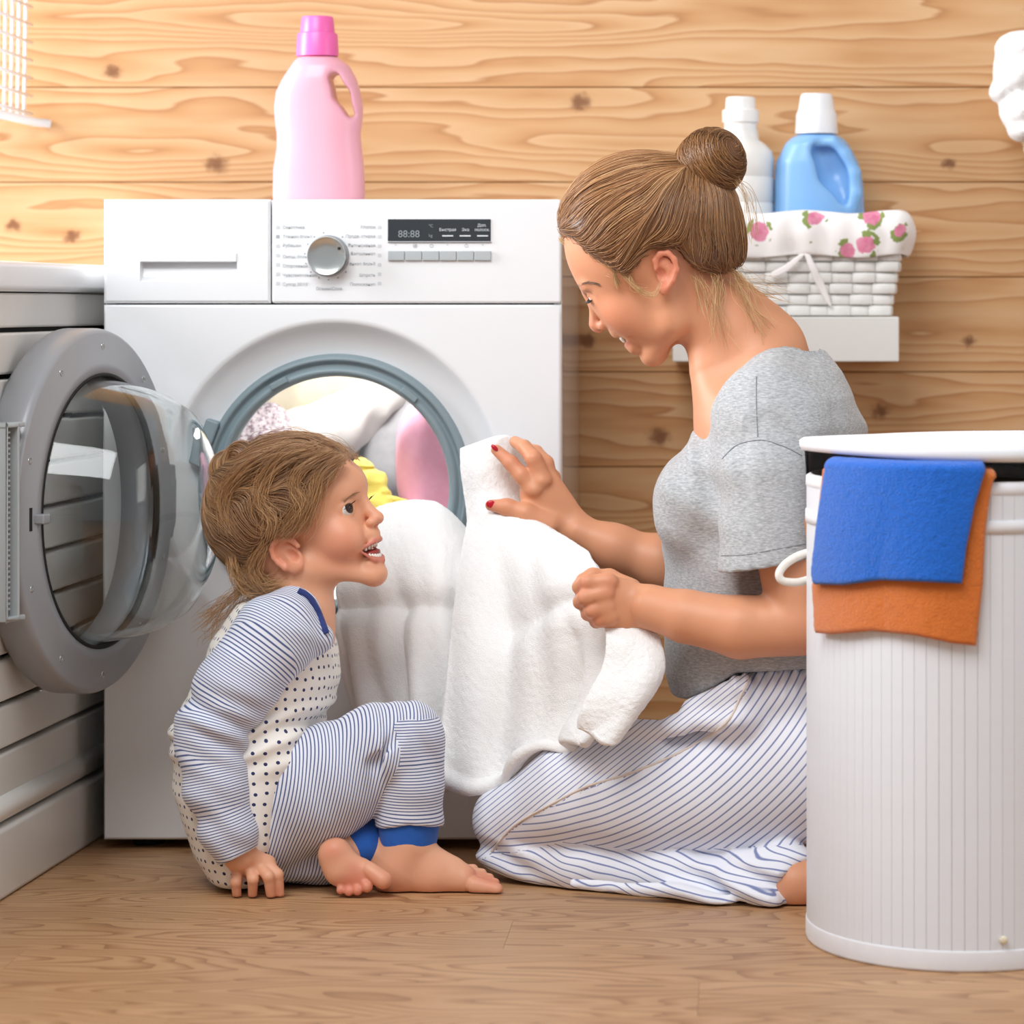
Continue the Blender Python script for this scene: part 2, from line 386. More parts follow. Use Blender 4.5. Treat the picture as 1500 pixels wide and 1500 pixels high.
def pine():
    m, t = mat('pine_boards'); pos = t.n('ShaderNodeNewGeometry').outputs['Position']; rnd = t.n('ShaderNodeObjectInfo').outputs['Random']
    sp = t.n('ShaderNodeSeparateXYZ'); t.link(pos, sp.inputs[0]); x, z = sp.outputs[0], sp.outputs[2]
    K = []
    for (px, py, A, sx, sz, cr) in [(165, 105, .055, .05, .03, .011), (317, 240, .075, .10, .035, .014), (850, 150, .06, .07, .03, .013), (105, 347, .06, .05, .03, .011),
                                    (965, 640, .07, .08, .04, .014), (1390, 240, .04, .04, .02, .008), (860, 500, .05, .08, .03, .012), (1290, 602, .05, .05, .03, .012), (20, 330, .05, .05, .03, .010),
                                    (700, 30, .05, .20, .03, 0), (830, 212, .05, .13, .02, 0), (1440, 215, .06, .12, .03, 0), (560, 40, .05, .16, .02, 0), (1360, 350, .06, .10, .03, 0),
                                    (880, 740, .06, .08, .03, 0), (1250, 90, .04, .2, .02, 0), (1420, 500, .05, .1, .03, .009), (240, 30, .05, .2, .025, 0), (150, 225, .07, .12, .03, 0)]:
        q = P(px, py, YW); K.append((q[0], q[2], A*(.62 if cr else .9), sx*(2.6 if cr else 2.2), sz, cr*.9))
    jit = t.noise(pos, 70, 2); xj = t.math('ADD', x, t.math('MULTIPLY', t.math('SUBTRACT', jit, .5), .022)); zj = t.math('ADD', z, t.math('MULTIPLY', t.math('SUBTRACT', t.noise(pos, 95, 2), .5), .018))
    kn, core = knot_nodes(t, x, z, K, xj, zj)
    off = t.math('MULTIPLY', rnd, 37.0)
    cmb = t.n('ShaderNodeCombineXYZ'); t.link(t.math('MULTIPLY', x, 1.1), cmb.inputs[0]); t.link(off, cmb.inputs[1]); t.link(t.math('MULTIPLY', z, 7.0), cmb.inputs[2])
    n1 = t.noise(cmb.outputs[0], 1.6, 3, .5)
    h = t.math('ADD', t.math('ADD', t.math('MULTIPLY', z, .9), t.math('MULTIPLY', n1, .16)), kn)
    g = t.math('FRACT', t.math('MULTIPLY', h, 42.0))
    cf = t.n('ShaderNodeCombineXYZ'); t.link(t.math('MULTIPLY', x, 6), cf.inputs[0]); t.link(off, cf.inputs[1]); t.link(t.math('MULTIPLY', z, 320), cf.inputs[2])
    fib = t.noise(cf.outputs[0], 1.0, 3, .6)
    c = t.ramp(g, [(0, L4('#d9b48a')), (.45, L4('#cfa374')), (.80, L4('#be8956')), (.93, L4('#a26836')), (1, L4('#d7b186'))])
    big = t.noise(cmb.outputs[0], .7, 2)
    c = t.mix(t.math('MULTIPLY', big, .55), c, L4('#cca070'))
    c = t.mix(t.math('MULTIPLY', fib, .35), c, L4('#bb8755'))
    c = t.mix(t.math('MINIMUM', t.math('MULTIPLY', core, .85), 1), c, L4('#6e3d19'))
    finish(t, c, .5, fib, .12, .001); return m
def oak():
    m, t = mat('oak_laminate'); pos = t.n('ShaderNodeNewGeometry').outputs['Position']; rnd = t.n('ShaderNodeObjectInfo').outputs['Random']
    sp = t.n('ShaderNodeSeparateXYZ'); t.link(pos, sp.inputs[0]); x, y = sp.outputs[0], sp.outputs[1]; off = t.math('MULTIPLY', rnd, 53.0)
    cmb = t.n('ShaderNodeCombineXYZ'); t.link(t.math('ADD', t.math('MULTIPLY', x, 1.5), off), cmb.inputs[0]); t.link(t.math('MULTIPLY', y, 6.0), cmb.inputs[1]); t.link(off, cmb.inputs[2])
    n1 = t.noise(cmb.outputs[0], 1.0, 2, .45)
    g = t.math('FRACT', t.math('ADD', t.math('MULTIPLY', n1, 30.0), t.math('MULTIPLY', y, 9.0)))
    cf = t.n('ShaderNodeCombineXYZ'); t.link(t.math('MULTIPLY', x, 30), cf.inputs[0]); t.link(t.math('MULTIPLY', y, 330), cf.inputs[1]); t.link(off, cf.inputs[2])
    fib = t.noise(cf.outputs[0], 1.0, 4, .65)
    c = t.ramp(g, [(0, L4('#c4996c')), (.45, L4('#cfa57a')), (.8, L4('#a87a50')), (1, L4('#7a4e2c'))])
    c = t.mix(t.math('MULTIPLY', fib, .45), c, L4('#d6ad80'))
    big = t.noise(cmb.outputs[0], .8, 2)
    c = t.mix(t.math('MULTIPLY', big, .8), c, L4('#946741'))
    finish(t, c, t.math('ADD', t.math('MULTIPLY', fib, .2), .34), fib, .15, .0008); return m
M_PINE, M_OAK = pine(), oak()
M_WHITE = plain('white_enamel', '#eceef0', .22, .01)
M_WPL = plain('white_plastic', '#eef0f2', .3, .01)
M_CAB = plain('white_paint', '#e4e2dd', .38, .02, .05, 60)
M_GAP = plain('dark_gap', '#15120f', .9)
M_GREY = plain('silver_plastic', '#9c9ea2', .36, .02, Metallic=.12)
M_GREYL = plain('light_grey_plastic', '#b4bbbd', .4)
M_RUB = plain('blue_grey_rubber', '#86979e', .45, .03)
M_CHR = plain('brushed_chrome', '#c9cdcb', .22, .03, Metallic=.9)
M_DARK = plain('display_glass', '#34393d', .12)
M_INK = plain('grey_print', '#a9afb3', .6)
M_INKL = plain('display_segments', '#8d979d', .5)
M_INKW = plain('display_print', '#dde2e6', .5)
M_BLACK = plain('black_rubber', '#161514', .7)
M_STEEL = plain('drum_steel', '#d9dbdd', .22, .03, Metallic=.75)
def glass():
    m, t = mat('clear_glass'); g = t.n('ShaderNodeBsdfGlass', i_Roughness=0.0, i_IOR=1.42); g.inputs['Color'].default_value = (.97, .985, .985, 1)
    o = t.n('ShaderNodeOutputMaterial'); t.link(g.outputs[0], o.inputs[0]); return m
M_GLASS = glass()
def terry(name, c, c2, bs=.9):
    m, t = mat(name); co = t.n('ShaderNodeTexCoord').outputs['Object']
    v = t.n('ShaderNodeTexVoronoi', i_Scale=700.0); t.link(co, v.inputs['Vector']); n = t.noise(co, 400, 3, .65)
    hgt = t.math('ADD', n, t.math('MULTIPLY', v.outputs[0], .7))
    finish(t, t.mix(n, L4(c), L4(c2)), .95, hgt, bs, .0018, Sheen_Weight=.35, Sheen_Roughness=.5, Specular_IOR_Level=.1); return m
M_TWHITE = terry('white_terry', '#fbfbfa', '#f4f4f3', .4)
M_TBLUE = terry('blue_terry', '#2474dc', '#165cc0')
M_TORANGE = terry('orange_terry', '#e2823c', '#cf6a26')

# ------------------------------------------------------------------ room shell
fl = tag(emptyo('floor', (0, 0, 0)), kind='structure'); k = 0
fw = .19; row = 0; y = YW
plk = {}
while y > -5.4:
    x = -2.2-(row*.53) % 1.28
    while x < 2.2:
        x1 = min(x+1.28, 2.2); x0 = max(x, -2.2)
        if x1-x0 > .02:
            key = round(x1-x0, 4)
            if key not in plk: plk[key] = MB().box((-(x1-x0)/2+.00015, -fw/2+.0002, -.012), ((x1-x0)/2-.00015, fw/2-.0002, 0)).me('plank')
            ob('plank', plk[key], M_OAK, fl, smooth=False, loc=((x0+x1)/2, y-fw/2, 0))
        x += 1.28
    y -= fw; row += 1
ob('subfloor', MB().box((-2.2, -5.5, -.05), (2.2, YW, -.0125)).me('subfloor'), M_GAP, fl, smooth=False)
wb = tag(emptyo('wall_back', (0, YW, 0)), kind='structure')
pitch = .14016; z0 = P(0, 128, YW)[2]; i0 = -math.ceil(z0/pitch)
plank_me = MB().box((-2.2, 0, .0004), (2.2, .02, pitch-.0004)).me('wall_plank')
for i in range(i0, 10):
    ob('plank', plank_me, M_PINE, wb, bevel=.0022, loc=(0, YW, z0+i*pitch))
ob('wall_backing', MB().box((-2.2, YW+.018, -.1), (2.2, YW+.06, z0+10*pitch)).me('wall_backing'), plain('seam_brown', '#8a5a2c', .8), wb, smooth=False)

# ------------------------------------------------------------------ washing machine
mx0, mx1 = P(152, 0, 0)[0], P(822, 0, 0)[0]; mzb, mzt = P(0, 1230, 0)[2], P(0, 292, 0)[2]; mzs = P(0, 445, 0)[2]; MD = .55
wm = thing('washing_machine', 'white front-loading washing machine with its round door swung open', 'washing machine', ((mx0+mx1)/2, MD/2, 0))
b = MB(); th = .012
b.box((mx0, .018, mzb), (mx0+th, MD, mzt-.02)).box((mx1-th, .018, mzb), (mx1, MD, mzt-.02)).box((mx0, MD-th, mzb), (mx1, MD, mzt-.02)).box((mx0, .018, mzb), (mx1, MD, mzb+th))
ob('housing', b.me('housing'), plain('glossy_side_enamel', '#e9ebec', .08, .0), wm, bevel=.002)
boxo('top_cover', (mx0, .02, mzt-.022), (mx1, MD, mzt-.001), M_WHITE, wm, .005)
ccx, ccz = P(490, 717, 0)[0], P(490, 717, 0)[2]; u = 1/SCL(0)
N = 96; zt = mzs-.0012; V = []; rings = [(252, 0), (247.5, 0), (243, .003), (238, .010), (222, .022), (200, .030), (194, .031)]
def rectpt(a):
    c, s_ = math.cos(a), math.sin(a); ks = []
    if c > 1e-6: ks.append((mx1-ccx)/c)
    if c < -1e-6: ks.append((mx0-ccx)/c)
    if s_ > 1e-6: ks.append((zt-ccz)/s_)
    if s_ < -1e-6: ks.append((mzb-ccz)/s_)
    r = min(ks); return (ccx+c*r, ccz+s_*r)
corner = [math.atan2(zz-ccz, xx-ccx) % (2*PI) for xx in (mx0, mx1) for zz in (mzb, zt)]
angs = sorted([2*PI*i/N for i in range(N)]+corner); N = len(angs); F = []
for a in angs: x_, z_ = rectpt(a); V.append((x_, .018, z_))
for a in angs: x_, z_ = rectpt(a); V.append((x_, .003, z_))
for a in angs:
    x_, z_ = rectpt(a); d_ = math.hypot(x_-ccx, z_-ccz); f_ = (d_-.003)/d_; V.append((ccx+(x_-ccx)*f_, 0, ccz+(z_-ccz)*f_))
for a in angs:
    x_, z_ = rectpt(a); d_ = math.hypot(x_-ccx, z_-ccz); f_ = (d_-.0045)/d_; V.append((ccx+(x_-ccx)*f_, 0, ccz+(z_-ccz)*f_))
for r_, yy in rings:
    for a in angs: V.append((ccx+r_*u*math.cos(a), yy, ccz+r_*u*math.sin(a)))
for j in range(3+len(rings)):
    for i in range(N): k = (i+1) % N; F.append((j*N+i, (j+1)*N+i, (j+1)*N+k, j*N+k))
o = ob('front_panel', mesh('front_panel', V, F), M_WHITE, wm); 
mfy = Matrix.Translation((ccx, 0, ccz)) @ Matrix.Rotation(PI/2, 4, 'X')      # local z -> -Y
ob('door_gasket', MB().lathe([(r_*u, -yy) for r_, yy in [(199, .036), (198, .022), (193, .014), (189, .013), (187, .017), (184, .021), (180, .020), (177, .014), (172, .011), (168, .016), (165, .03), (167, .07), (185, .09), (199, .09)]], mfy, 96, closed=True).me('door_gasket'), M_RUB, wm)
for a0, w_ in ((118, 7), (52, 5)):
    for d_ in (0,):
        b = MB(); a = math.radians(a0); c_ = (ccx+176*u*math.cos(a), .010, ccz+176*u*math.sin(a)); b.box((-.012, -.004, -.004), (.012, .004, .004), Matrix.Translation(c_) @ Matrix.Rotation(-(a-PI/2), 4, 'Y'))
        ob('gasket_clip', b.me('gasket_clip'), M_RUB, wm, bevel=.001)
a = math.radians(160); gb = MB(); gb.box((-.009, -.006, -.03), (.009, .03, .03), Matrix.Translation((ccx+203*u*math.cos(a), .012, ccz+203*u*math.sin(a))) @ Matrix.Rotation(-math.radians(-20), 4, 'Y')); ob('gasket_block', gb.me('gasket_block'), M_RUB, wm, bevel=.003)
dr = MB().lathe([(.172, -.095), (.225, -.10), (.238, -.12), (.238, -.42), (.22, -.45), (.0, -.455), (.0, -.46), (.225, -.46), (.245, -.43), (.245, -.11)], mfy, 72, closed=True)
drum = ob('drum', dr.me('drum'), M_STEEL, wm)
for a0 in (110, 230, 350):
    a = math.radians(a0); M_ = Matrix.Translation((ccx, 0, ccz)) @ Matrix.Rotation(-a, 4, 'Y')
    ob('drum_paddle', MB().add([tuple(M_ @ Vector(p)) for p in [(.24, .13, -.05), (.24, .13, .05), (.24, .42, .05), (.24, .42, -.05), (.185, .15, -.008), (.185, .15, .012), (.185, .40, .012), (.185, .40, -.008)]],
        [(3, 2, 1, 0), (4, 5, 6, 7), (0, 1, 5, 4), (1, 2, 6, 5), (2, 3, 7, 6), (3, 0, 4, 7)]).me('drum_paddle'), M_WPL, drum, bevel=.01)
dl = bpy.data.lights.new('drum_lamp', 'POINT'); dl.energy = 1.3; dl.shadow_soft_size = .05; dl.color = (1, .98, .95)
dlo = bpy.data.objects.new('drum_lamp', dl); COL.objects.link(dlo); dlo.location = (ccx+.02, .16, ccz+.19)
# upper fascia: drawer and control panel
xs = P(397, 0, 0)[0]
def panel_hole(name, x0, x1, za, zb, hx0, hx1, hz0, hz1, depth, m, parent):
    v = []; 
    for y_, ins in ((.02, 0), (.0035, 0), (0, .0035)):
        v += [(x0+ins, y_, za+ins), (x1-ins, y_, za+ins), (x1-ins, y_, zb-ins), (x0+ins, y_, zb-ins)]
    h = len(v); v += [(hx0, 0, hz0), (hx1, 0, hz0), (hx1, 0, hz1), (hx0, 0, hz1), (hx0+.002, depth*.6, hz0+.006), (hx1-.002, depth*.6, hz0+.006), (hx1-.002, depth, hz1), (hx0+.002, depth, hz1)]
    f = []
    for a_, b_ in ((0, 4), (4, 8), (8, h), (h, h+4)):
        for i in range(4): k = (i+1) % 4; f.append((a_+i, a_+k, b_+k, b_+i))
    f.append((h+4, h+5, h+6, h+7)); return ob(name, mesh(name, v, f), m, parent, smooth=False)
q0, q1 = P(205, 412, 0), P(347, 371, 0)
dw = panel_hole('detergent_drawer', mx0, xs-.0008, mzs+.0008, mzt, q0[0], q1[0], q0[2], q1[2], .02, M_WHITE, wm)
boxo('drawer_grip', (q0[0], -.0012, P(0, 384, 0)[2]), (q1[0], .006, q1[2]+.0005), M_WHITE, dw, .0015)
cp = boxo('control_panel', (xs+.0008, 0, mzs+.0008), (mx1, .02, mzt), M_WHITE, wm, .0035)
kc = P(481, 375, 0); MK = Matrix.Translation(kc) @ Matrix.Rotation(PI/2, 4, 'X')
ob('knob_collar', MB().lathe([(.0275, -.001), (.0275, .004), (.0262, .006), (.0, .006)], MK, 48).me('knob_collar', 35), M_GREY, cp)
kn = ob('program_knob', MB().lathe([(.0245, .004), (.0245, .016), (.0255, .022), (.0245, .0245), (.022, .0235), (.012, .0225), (0, .0225)], MK, 48).me('program_knob', 35), M_CHR, cp)
kd = P(496.5, 364, -.0235); boxo('knob_mark', (kd[0]-.0016, -.0248, kd[2]-.0016), (kd[0]+.0016, -.022, kd[2]+.0016), M_BLACK, cp, 0)
dm = MB().lathe([(.0011, -.0002), (.0011, .0004), (0, .0004)], Matrix.Rotation(PI/2, 4, 'X'), 12).me('dial_dot')
for i in range(15):
    a = math.radians(90+24*i+12)
    if i in (14,): continue
    ob('dial_dot', dm, M_INK, cp, loc=(kc[0]+.0312*math.cos(a), 0, kc[2]+.0312*math.sin(a)))
def pbox(name, x0, y0, x1, y1, ya, yb, m, parent, bevel=.0008):
    a, c = P(x0, y1, 0), P(x1, y0, 0); return boxo(name, (a[0], ya, a[2]), (c[0], yb, c[2]), m, parent, bevel)
dsp = pbox('display', 568, 321, 719, 353, -.0012, .004, M_DARK, cp)
pbox('display_lip', 568, 353.3, 720, 355.5, -.0022, .004, M_GREY, cp)
for i in range(6): pbox('button', 568.5+i*25.35, 367.5, 592.6+i*25.35, 381.5, -.004, .004, M_GREYL, cp)
def text(s_, px, py, hpx, m, parent, al='LEFT', y=-.0006, name='lettering'):
    c = bpy.data.curves.new(name, 'FONT'); c.body = s_; c.size = hpx*u*1.38; c.align_x = al; c.extrude = .0001; c.materials.append(m)
    tmp = bpy.data.objects.new(name, c); COL.objects.link(tmp); bpy.context.view_layer.update(); dg = bpy.context.evaluated_depsgraph_get()
    me_ = bpy.data.meshes.new_from_object(tmp.evaluated_get(dg)); bpy.data.objects.remove(tmp); me_.name = name; me_.materials.clear(); me_.materials.append(m)
    o_ = bpy.data.objects.new(name, me_); COL.objects.link(o_); o_.parent = parent; o_.rotation_euler = (PI/2, 0, 0)
    p_ = P(px, py, 0); o_.location = Vector((p_[0], y, p_[2]))-wloc(parent); return o_
for s_, yy in (('Синтетика', 335), ('Темное бельё', 348.5), ('Рубашки', 361.5), ('Смеш. бельё', 378), ('Спортивная', 391.5), ('Чувствительное', 405), ("Супер 30'/15'", 418.5)): text(s_, 414, yy, 4.6, M_INK, cp)
for s_, yy in (('Хлопок', 334.5), ('Предв. стирка', 348), ('Интенсивная', 361.5), ('Смешанное', 373.5), ('Тонкое бельё', 388.5), ('Шерсть', 405), ('Полоскание', 418.5)): text(s_, 550, yy, 4.6, M_INK, cp, 'RIGHT')
text('Отжим/Слив', 482, 425, 4.6, M_INK, cp, 'CENTER')
for i in range(7):                                  # pictograms beside the programme names
    yy = 333+13.7*i
    for xx in (407, 556): pbox('pictogram', xx-2.6, yy-2.4, xx+2.6, yy+2.4, -.0003, .001, M_INK if (i == 1 and xx < 500) else plain('faint_print', '#cfd4d7', .6), cp, 0)
    a, c = P(452, yy, 0), P(462, yy+.6, 0)
text('88:88', 583, 347.5, 10.5, M_INKL, dsp, y=-.0016)
text('°C', 628, 333, 4.5, M_INKL, dsp, y=-.0016); text('kg', 628, 347, 4.5, M_INKL, dsp, y=-.0016)
for s_, xx, yy in (('Быстрая', 656, 338.5), ('Эко', 682, 338.5), ('Доп.', 706, 332), ('полоск.', 706.5, 338.5)): text(s_, xx, yy, 4.4, M_INKW, dsp, 'CENTER', y=-.0016)
for xx in (648, 673.5, 699): pbox('display_bar', xx, 344.6, xx+16, 346.4, -.0016, 0, M_INKW, dsp, 0)
for xx in (580, 605.5, 631, 656, 682, 708): text('○' if xx in (631, 682) else '✳' if xx == 605.5 else '°', xx-2, 362.5, 5, M_INK, cp)
ft = MB().lathe([(.022, 0), (.022, .008), (.014, .010), (.014, .016)], None, 16).me('foot')
for xx in (mx0+.05, mx1-.05):
    for yy in (.06, MD-.06): ob('foot', ft, M_BLACK, wm, loc=(xx, yy, 0))
# door
DC = P(138, 748, -.215); dn = Vector((.963, -.267, 0)).normalized(); dt = Vector((.267, .963, 0)).normalized(); dz = Vector((0, 0, 1))
MDR = Matrix(((-dt.x, dz.x, dn.x, DC[0]), (-dt.y, dz.y, dn.y, DC[1]), (-dt.z, dz.z, dn.z, DC[2]), (0, 0, 0, 1)))   # local x = free edge, y = up, z = inner side
door = ob('door', MB().lathe([(.170, -.040), (.170, .010), (.173, .013), (.186, .013), (.190, .009), (.2215, .008), (.226, .005), (.2285, -.001), (.2285, -.036), (.222, -.044), (.20, -.047)], MDR, 96, closed=True).me('door'), M_GREY, wm)
door['label'] = 'silver ring door with a clear glass bowl'
ob('glass_bowl', MB().lathe([(.1715, .0), (.1695, .004), (.164, .02), (.157, .055), (.148, .085), (.133, .110), (.108, .126), (.07, .136), (.035, .1405), (0, .142), (0, .1375), (.035, .136), (.068, .1317), (.1055, .1218), (.1298, .1065), (.1442, .083), (.1531, .0543), (.160, .0195), (.1655, .004), (.1675, 0)], MDR, 96, closed=True).me('glass_bowl'), M_GLASS, door).data.flip_normals()
ob('inner_seal', MB().lathe([(.1725, .006), (.1725, .0135), (.168, .0135), (.168, .006)], MDR, 96, closed=True).me('inner_seal'), M_BLACK, door)
sm = MB().lathe([(.0045, 0), (.0045, .0012), (.0034, .0018), (.003, .0006), (0, .0006)], None, 14).me('screw')
for a0 in (20, 58, 92, 128, 160, 200, 232, 268, 302, 336):
    a = math.radians(a0); o = ob('screw', sm, M_CHR, door); o.matrix_local = Matrix.Translation(-wloc(door)) @ MDR @ Matrix.Translation((.206*math.cos(a), .206*math.sin(a), .0075))
b = MB()
def dbox(b, lo, hi): b.box(lo, hi, MDR)
hb = MB(); dbox(hb, (.212, -.118, -.045), (.262, .118, -.030)); dbox(hb, (.256, -.118, -.045), (.262, .118, .012)); dbox(hb, (.212, .112, -.045), (.262, .118, .012)); dbox(hb, (.212, -.118, -.045), (.262, -.112, .012)); dbox(hb, (.226, -.118, -.03), (.231, .118, .012))
hd = ob('door_handle', hb.me('door_handle'), M_GREYL, door, bevel=.0015)
for i in range(34):
    zz = -.105+i*.00636; b = MB(); dbox(b, (.236, zz, -.03), (.256, zz+.0026, .004)); ob('rib', b.me('rib'), M_GREYL, hd, smooth=False)
b = MB(); dbox(b, (.180, -.014, .008), (.196, .014, .0095)); ob('latch_slot', b.me('latch_slot'), M_BLACK, door, smooth=False)
b = MB(); dbox(b, (.170, -.006, .009), (.188, .006, .024)); ob('latch_hook', b.me('latch_hook'), M_GREY, door, bevel=.002)
b = MB(); dbox(b, (-.24, -.05, -.03), (-.215, .05, .006)); ob('hinge', b.me('hinge'), M_GREY, door, bevel=.003)

# ------------------------------------------------------------------ laundry lying in the drum
def blob_obj(name, prims, h, m, label=None, cat=None, parent=None, k=.02, disp=None, smooth=1, group=None):
    lo, hi = fbox(prims, .03); F_ = Field(lo, hi, h).u(*prims, k=k)
    if disp: F_.disp(disp)
    v, q = F_.surf(smooth); o_ = ob(name, mesh_np(name, v, q), m, parent)
    if label: tag(o_, label, cat, group)
    return o_, F_
def cloth(name, c, c2=None, rough=.85, scale=60):
    m, t = mat(name); co = t.n('ShaderNodeTexCoord').outputs['Object']; n = t.noise(co, scale, 3, .6); fine = t.noise(co, 900, 2)
    finish(t, t.mix(n, L4(c), L4(c2 or c)), rough, fine, .15, .0006, Sheen_Weight=.15); return m
wr = lambda p: smooth_noise(p*np.array([1, 1, .5]), 38, 2)*.007
blob_obj('pink_garment', [EL(P(622, 672, .19), (.040, .045, .080)), EL(P(648, 715, .20), (.050, .045, .075))], .0045, cloth('pink_cotton', '#efb4c8', '#e59ab5'), 'pink crumpled garment inside the washing machine drum', 'garment', disp=wr)
blob_obj('yellow_garment', chain([P(528, 684, .15), P(545, 708, .13), P(562, 730, .115)], [.012, .018, .014])+[RC(P(520, 700, .16), P(540, 730, .14), .02, .022)]+chain([P(535, 738, .11), P(575, 738, .10), P(612, 748, .095)], [.014, .012, .008])+chain([P(530, 748, .11), P(580, 750, .10), P(615, 756, .09)], [.012, .010, .008]), .003, cloth('yellow_cotton', '#f6e27c', '#ecd255'), 'yellow garment in the drum beside the child\'s face', 'garment', k=.006, disp=lambda p: smooth_noise(p*np.array([1, 1, 2.5]), 75, 2)*.0045)
def speck():
    m, t = mat('speckled_knit'); co = t.n('ShaderNodeTexCoord').outputs['Object']; v = t.noise(co, 190, 2, .7)
    finish(t, t.ramp(v, [(.36, L4('#8d7885')), (.5, L4('#d9cdd3')), (.7, L4('#f0eaec'))]), .9); return m
blob_obj('speckled_garment', [RC(P(325, 650, .24), P(392, 622, .26), .032, .030), EL(P(375, 660, .25), (.06, .05, .04))], .005, speck(), 'mauve and white speckled garment in the drum behind the child\'s hair', 'garment', disp=wr)
blob_obj('cream_garment', [RC(P(370, 585, .30), P(450, 560, .33), .030, .040), RC(P(450, 560, .33), P(525, 545, .35), .040, .028)], .005, cloth('cream_cotton', '#e6dfc9', '#d8d0b6'), 'cream garment at the top left inside the drum', 'garment', disp=wr)
blob_obj('white_garment', [RC(P(400, 665, .30), P(490, 625, .32), .050, .045), RC(P(490, 625, .32), P(560, 575, .34), .042, .035)], .006, cloth('white_cotton', '#f2f1ee', '#e8e6e2'), 'white garment lying across the back of the drum', 'garment', disp=wr)
blob_obj('grey_garment', [RC(P(590, 590, .38), P(575, 690, .36), .045, .05), EL(P(620, 600, .40), (.05, .05, .05))], .006, cloth('grey_cotton', '#d3d4d8', '#b4b6bb'), 'light grey garment in the drum left of the pink one', 'garment', disp=wr)

# ------------------------------------------------------------------ cabinet and worktop on the left
cb0 = np.array([P(0, 1313, -.373)[0], -.373]); ang = math.atan2(.031, .54); fd = np.array([math.sin(ang), math.cos(ang)])      # front line direction (away from camera)
Lc = (YW-.005-cb0[1])/fd[1]
MC = Matrix.Translation((cb0[0], cb0[1], 0)) @ Matrix.Rotation(-ang, 4, 'Z')        # local y along the front to the wall, -x into the cabinet
cab = thing('cabinet', 'white painted cabinet with horizontal slats left of the washing machine', 'cabinet', (cb0[0]-.2, .1, 0))
def cbox(name, lo, hi, m, parent, bevel=.003):
    return ob(name, MB().box(lo, hi, MC).me(name), m, parent, smooth=bool(bevel), bevel=bevel)
ya, yb = -.75, Lc-.03
zs = [HCAM-(yy-VY)/SCL(-.373) for yy in [484+68.8*i for i in range(10)]]
cbox('carcass', (-.5, ya, .02), (-.016, yb, .72), M_GAP, cab, 0)
cbox('top_rail', (-.03, ya, zs[0]+.003), (-.002, yb, .7295), M_CAB, cab)
for i in range(10):
    zt_ = zs[i]-.003; zb_ = (zs[i+1]+.003) if i < 9 else .118
    cbox('slat', (-.022, ya, zb_), (0, yb, zt_), M_CAB, cab, .004)
ob('moulding', MB().tube([MC @ Vector((-.004, ya, .105)), MC @ Vector((-.004, yb, .105))], .016, 14).me('moulding'), M_CAB, cab)
cbox('plinth', (-.03, ya, 0), (.012, yb, .086), M_CAB, cab, .006)
cbox('side_panel', (-.5, ya-.018, 0), (0, ya, .7295), M_CAB, cab)
wt = ob('worktop', MB().box((-.53, ya-.03, .731), (.012, yb+.02, .768), MC).me('worktop'), M_WPL, None, bevel=.008); tag(wt, 'thick white worktop on the slatted cabinet at the left edge', 'worktop')

# ------------------------------------------------------------------ white wire basket hanging at the upper left
wx = P(20, 0, .45)[0]
wk = thing('wire_basket', 'white wire basket hanging by the wooden wall at the upper left', 'wire basket', (wx-.1, .45, P(0, 180, .45)[2]))
M_WIRE = plain('white_wire', '#f2f3f4', .35, .01); zb_ = P(0, 168, .45)[2]
def wire(a, c, r=.0027): return ob('wire', MB().tube([a, c], r, 6).me('wire'), M_WIRE, wk)
ztop = zb_+.30
for i in range(6): yy = .30+i*.048; wire((wx-.003, yy, zb_), (wx+.002, yy, ztop))
for j in range(11): zz = zb_+.008+j*.0262; wire((wx, .28, zz), (wx, .585, zz))
for i in range(7): xx = wx-.04*i; wire((xx, .30, zb_+.006), (xx, .30, ztop)); 
for j in range(11): zz = zb_+.008+j*.0262; wire((wx-.26, .30, zz), (wx, .30, zz))
for i in range(7): xx = wx-.04*i; wire((xx, .30, zb_), (xx, .58, zb_))
ob('rim', MB().tube([(wx-.26, .295, zb_-.004), (wx-.005, .295, zb_-.004), (wx, .30, zb_-.004), (wx+.004, .585, zb_-.004), (wx+.025, .594, zb_-.006)], .0065, 10).me('rim'), M_WIRE, wk)

# ------------------------------------------------------------------ bottles
def bottle(name, rows, s0, org, Yb, hy, m, cutp=None, fill=None):
    R_ = []
    for (yy, xl, xr) in rows:
        a = P(org[0]+xl/s0, org[1]+yy/s0, Yb); c = P(org[0]+xr/s0, org[1]+yy/s0, Yb); w_ = (c[0]-a[0])/2; R_.append((a[2], a[0], c[0], Yb, min(hy, w_*.95)))
    return STK(R_, 2.4)
def plastic(name, c, sub=.0, rough=.32):
    m, t = mat(name); finish(t, L4(c), rough, Subsurface_Weight=sub, Subsurface_Radius=(.02, .015, .015), Subsurface_Scale=.5); return m
ztop_m = mzt-.001
org, s0, Yb = (380, 0), 4.84, .26
zfix = P(0, 292, .26)[2]-ztop_m        # bottle stands on the cover, its foot hidden by the front edge
st = bottle('pink', [(395, 265, 565), (430, 250, 590), (470, 225, 640), (560, 165, 690), (650, 120, 715), (760, 105, 735), (860, 112, 730), (950, 125, 715), (1050, 125, 725), (1200, 100, 742), (1440, 95, 750)], s0, org, Yb, .042, None)
st.r[0, 0] = ztop_m; st.lo[2] = ztop_m
PB = thing('detergent_bottle', 'tall pink detergent bottle with bright pink cap on the washing machine', 'bottle', (P(468, 0, Yb)[0], Yb, ztop_m))
Fb = Field(st.lo-.02, st.hi+.02, .0028).u(st, k=.002)
hp = [P(380+x_/s0, y_/s0, Yb) for x_, y_ in ((548, 565), (595, 680), (655, 815))]
Fb.cut(*chain(hp, [.0085, .0105, .0055], (0, 1, 0), 12), k=.006)
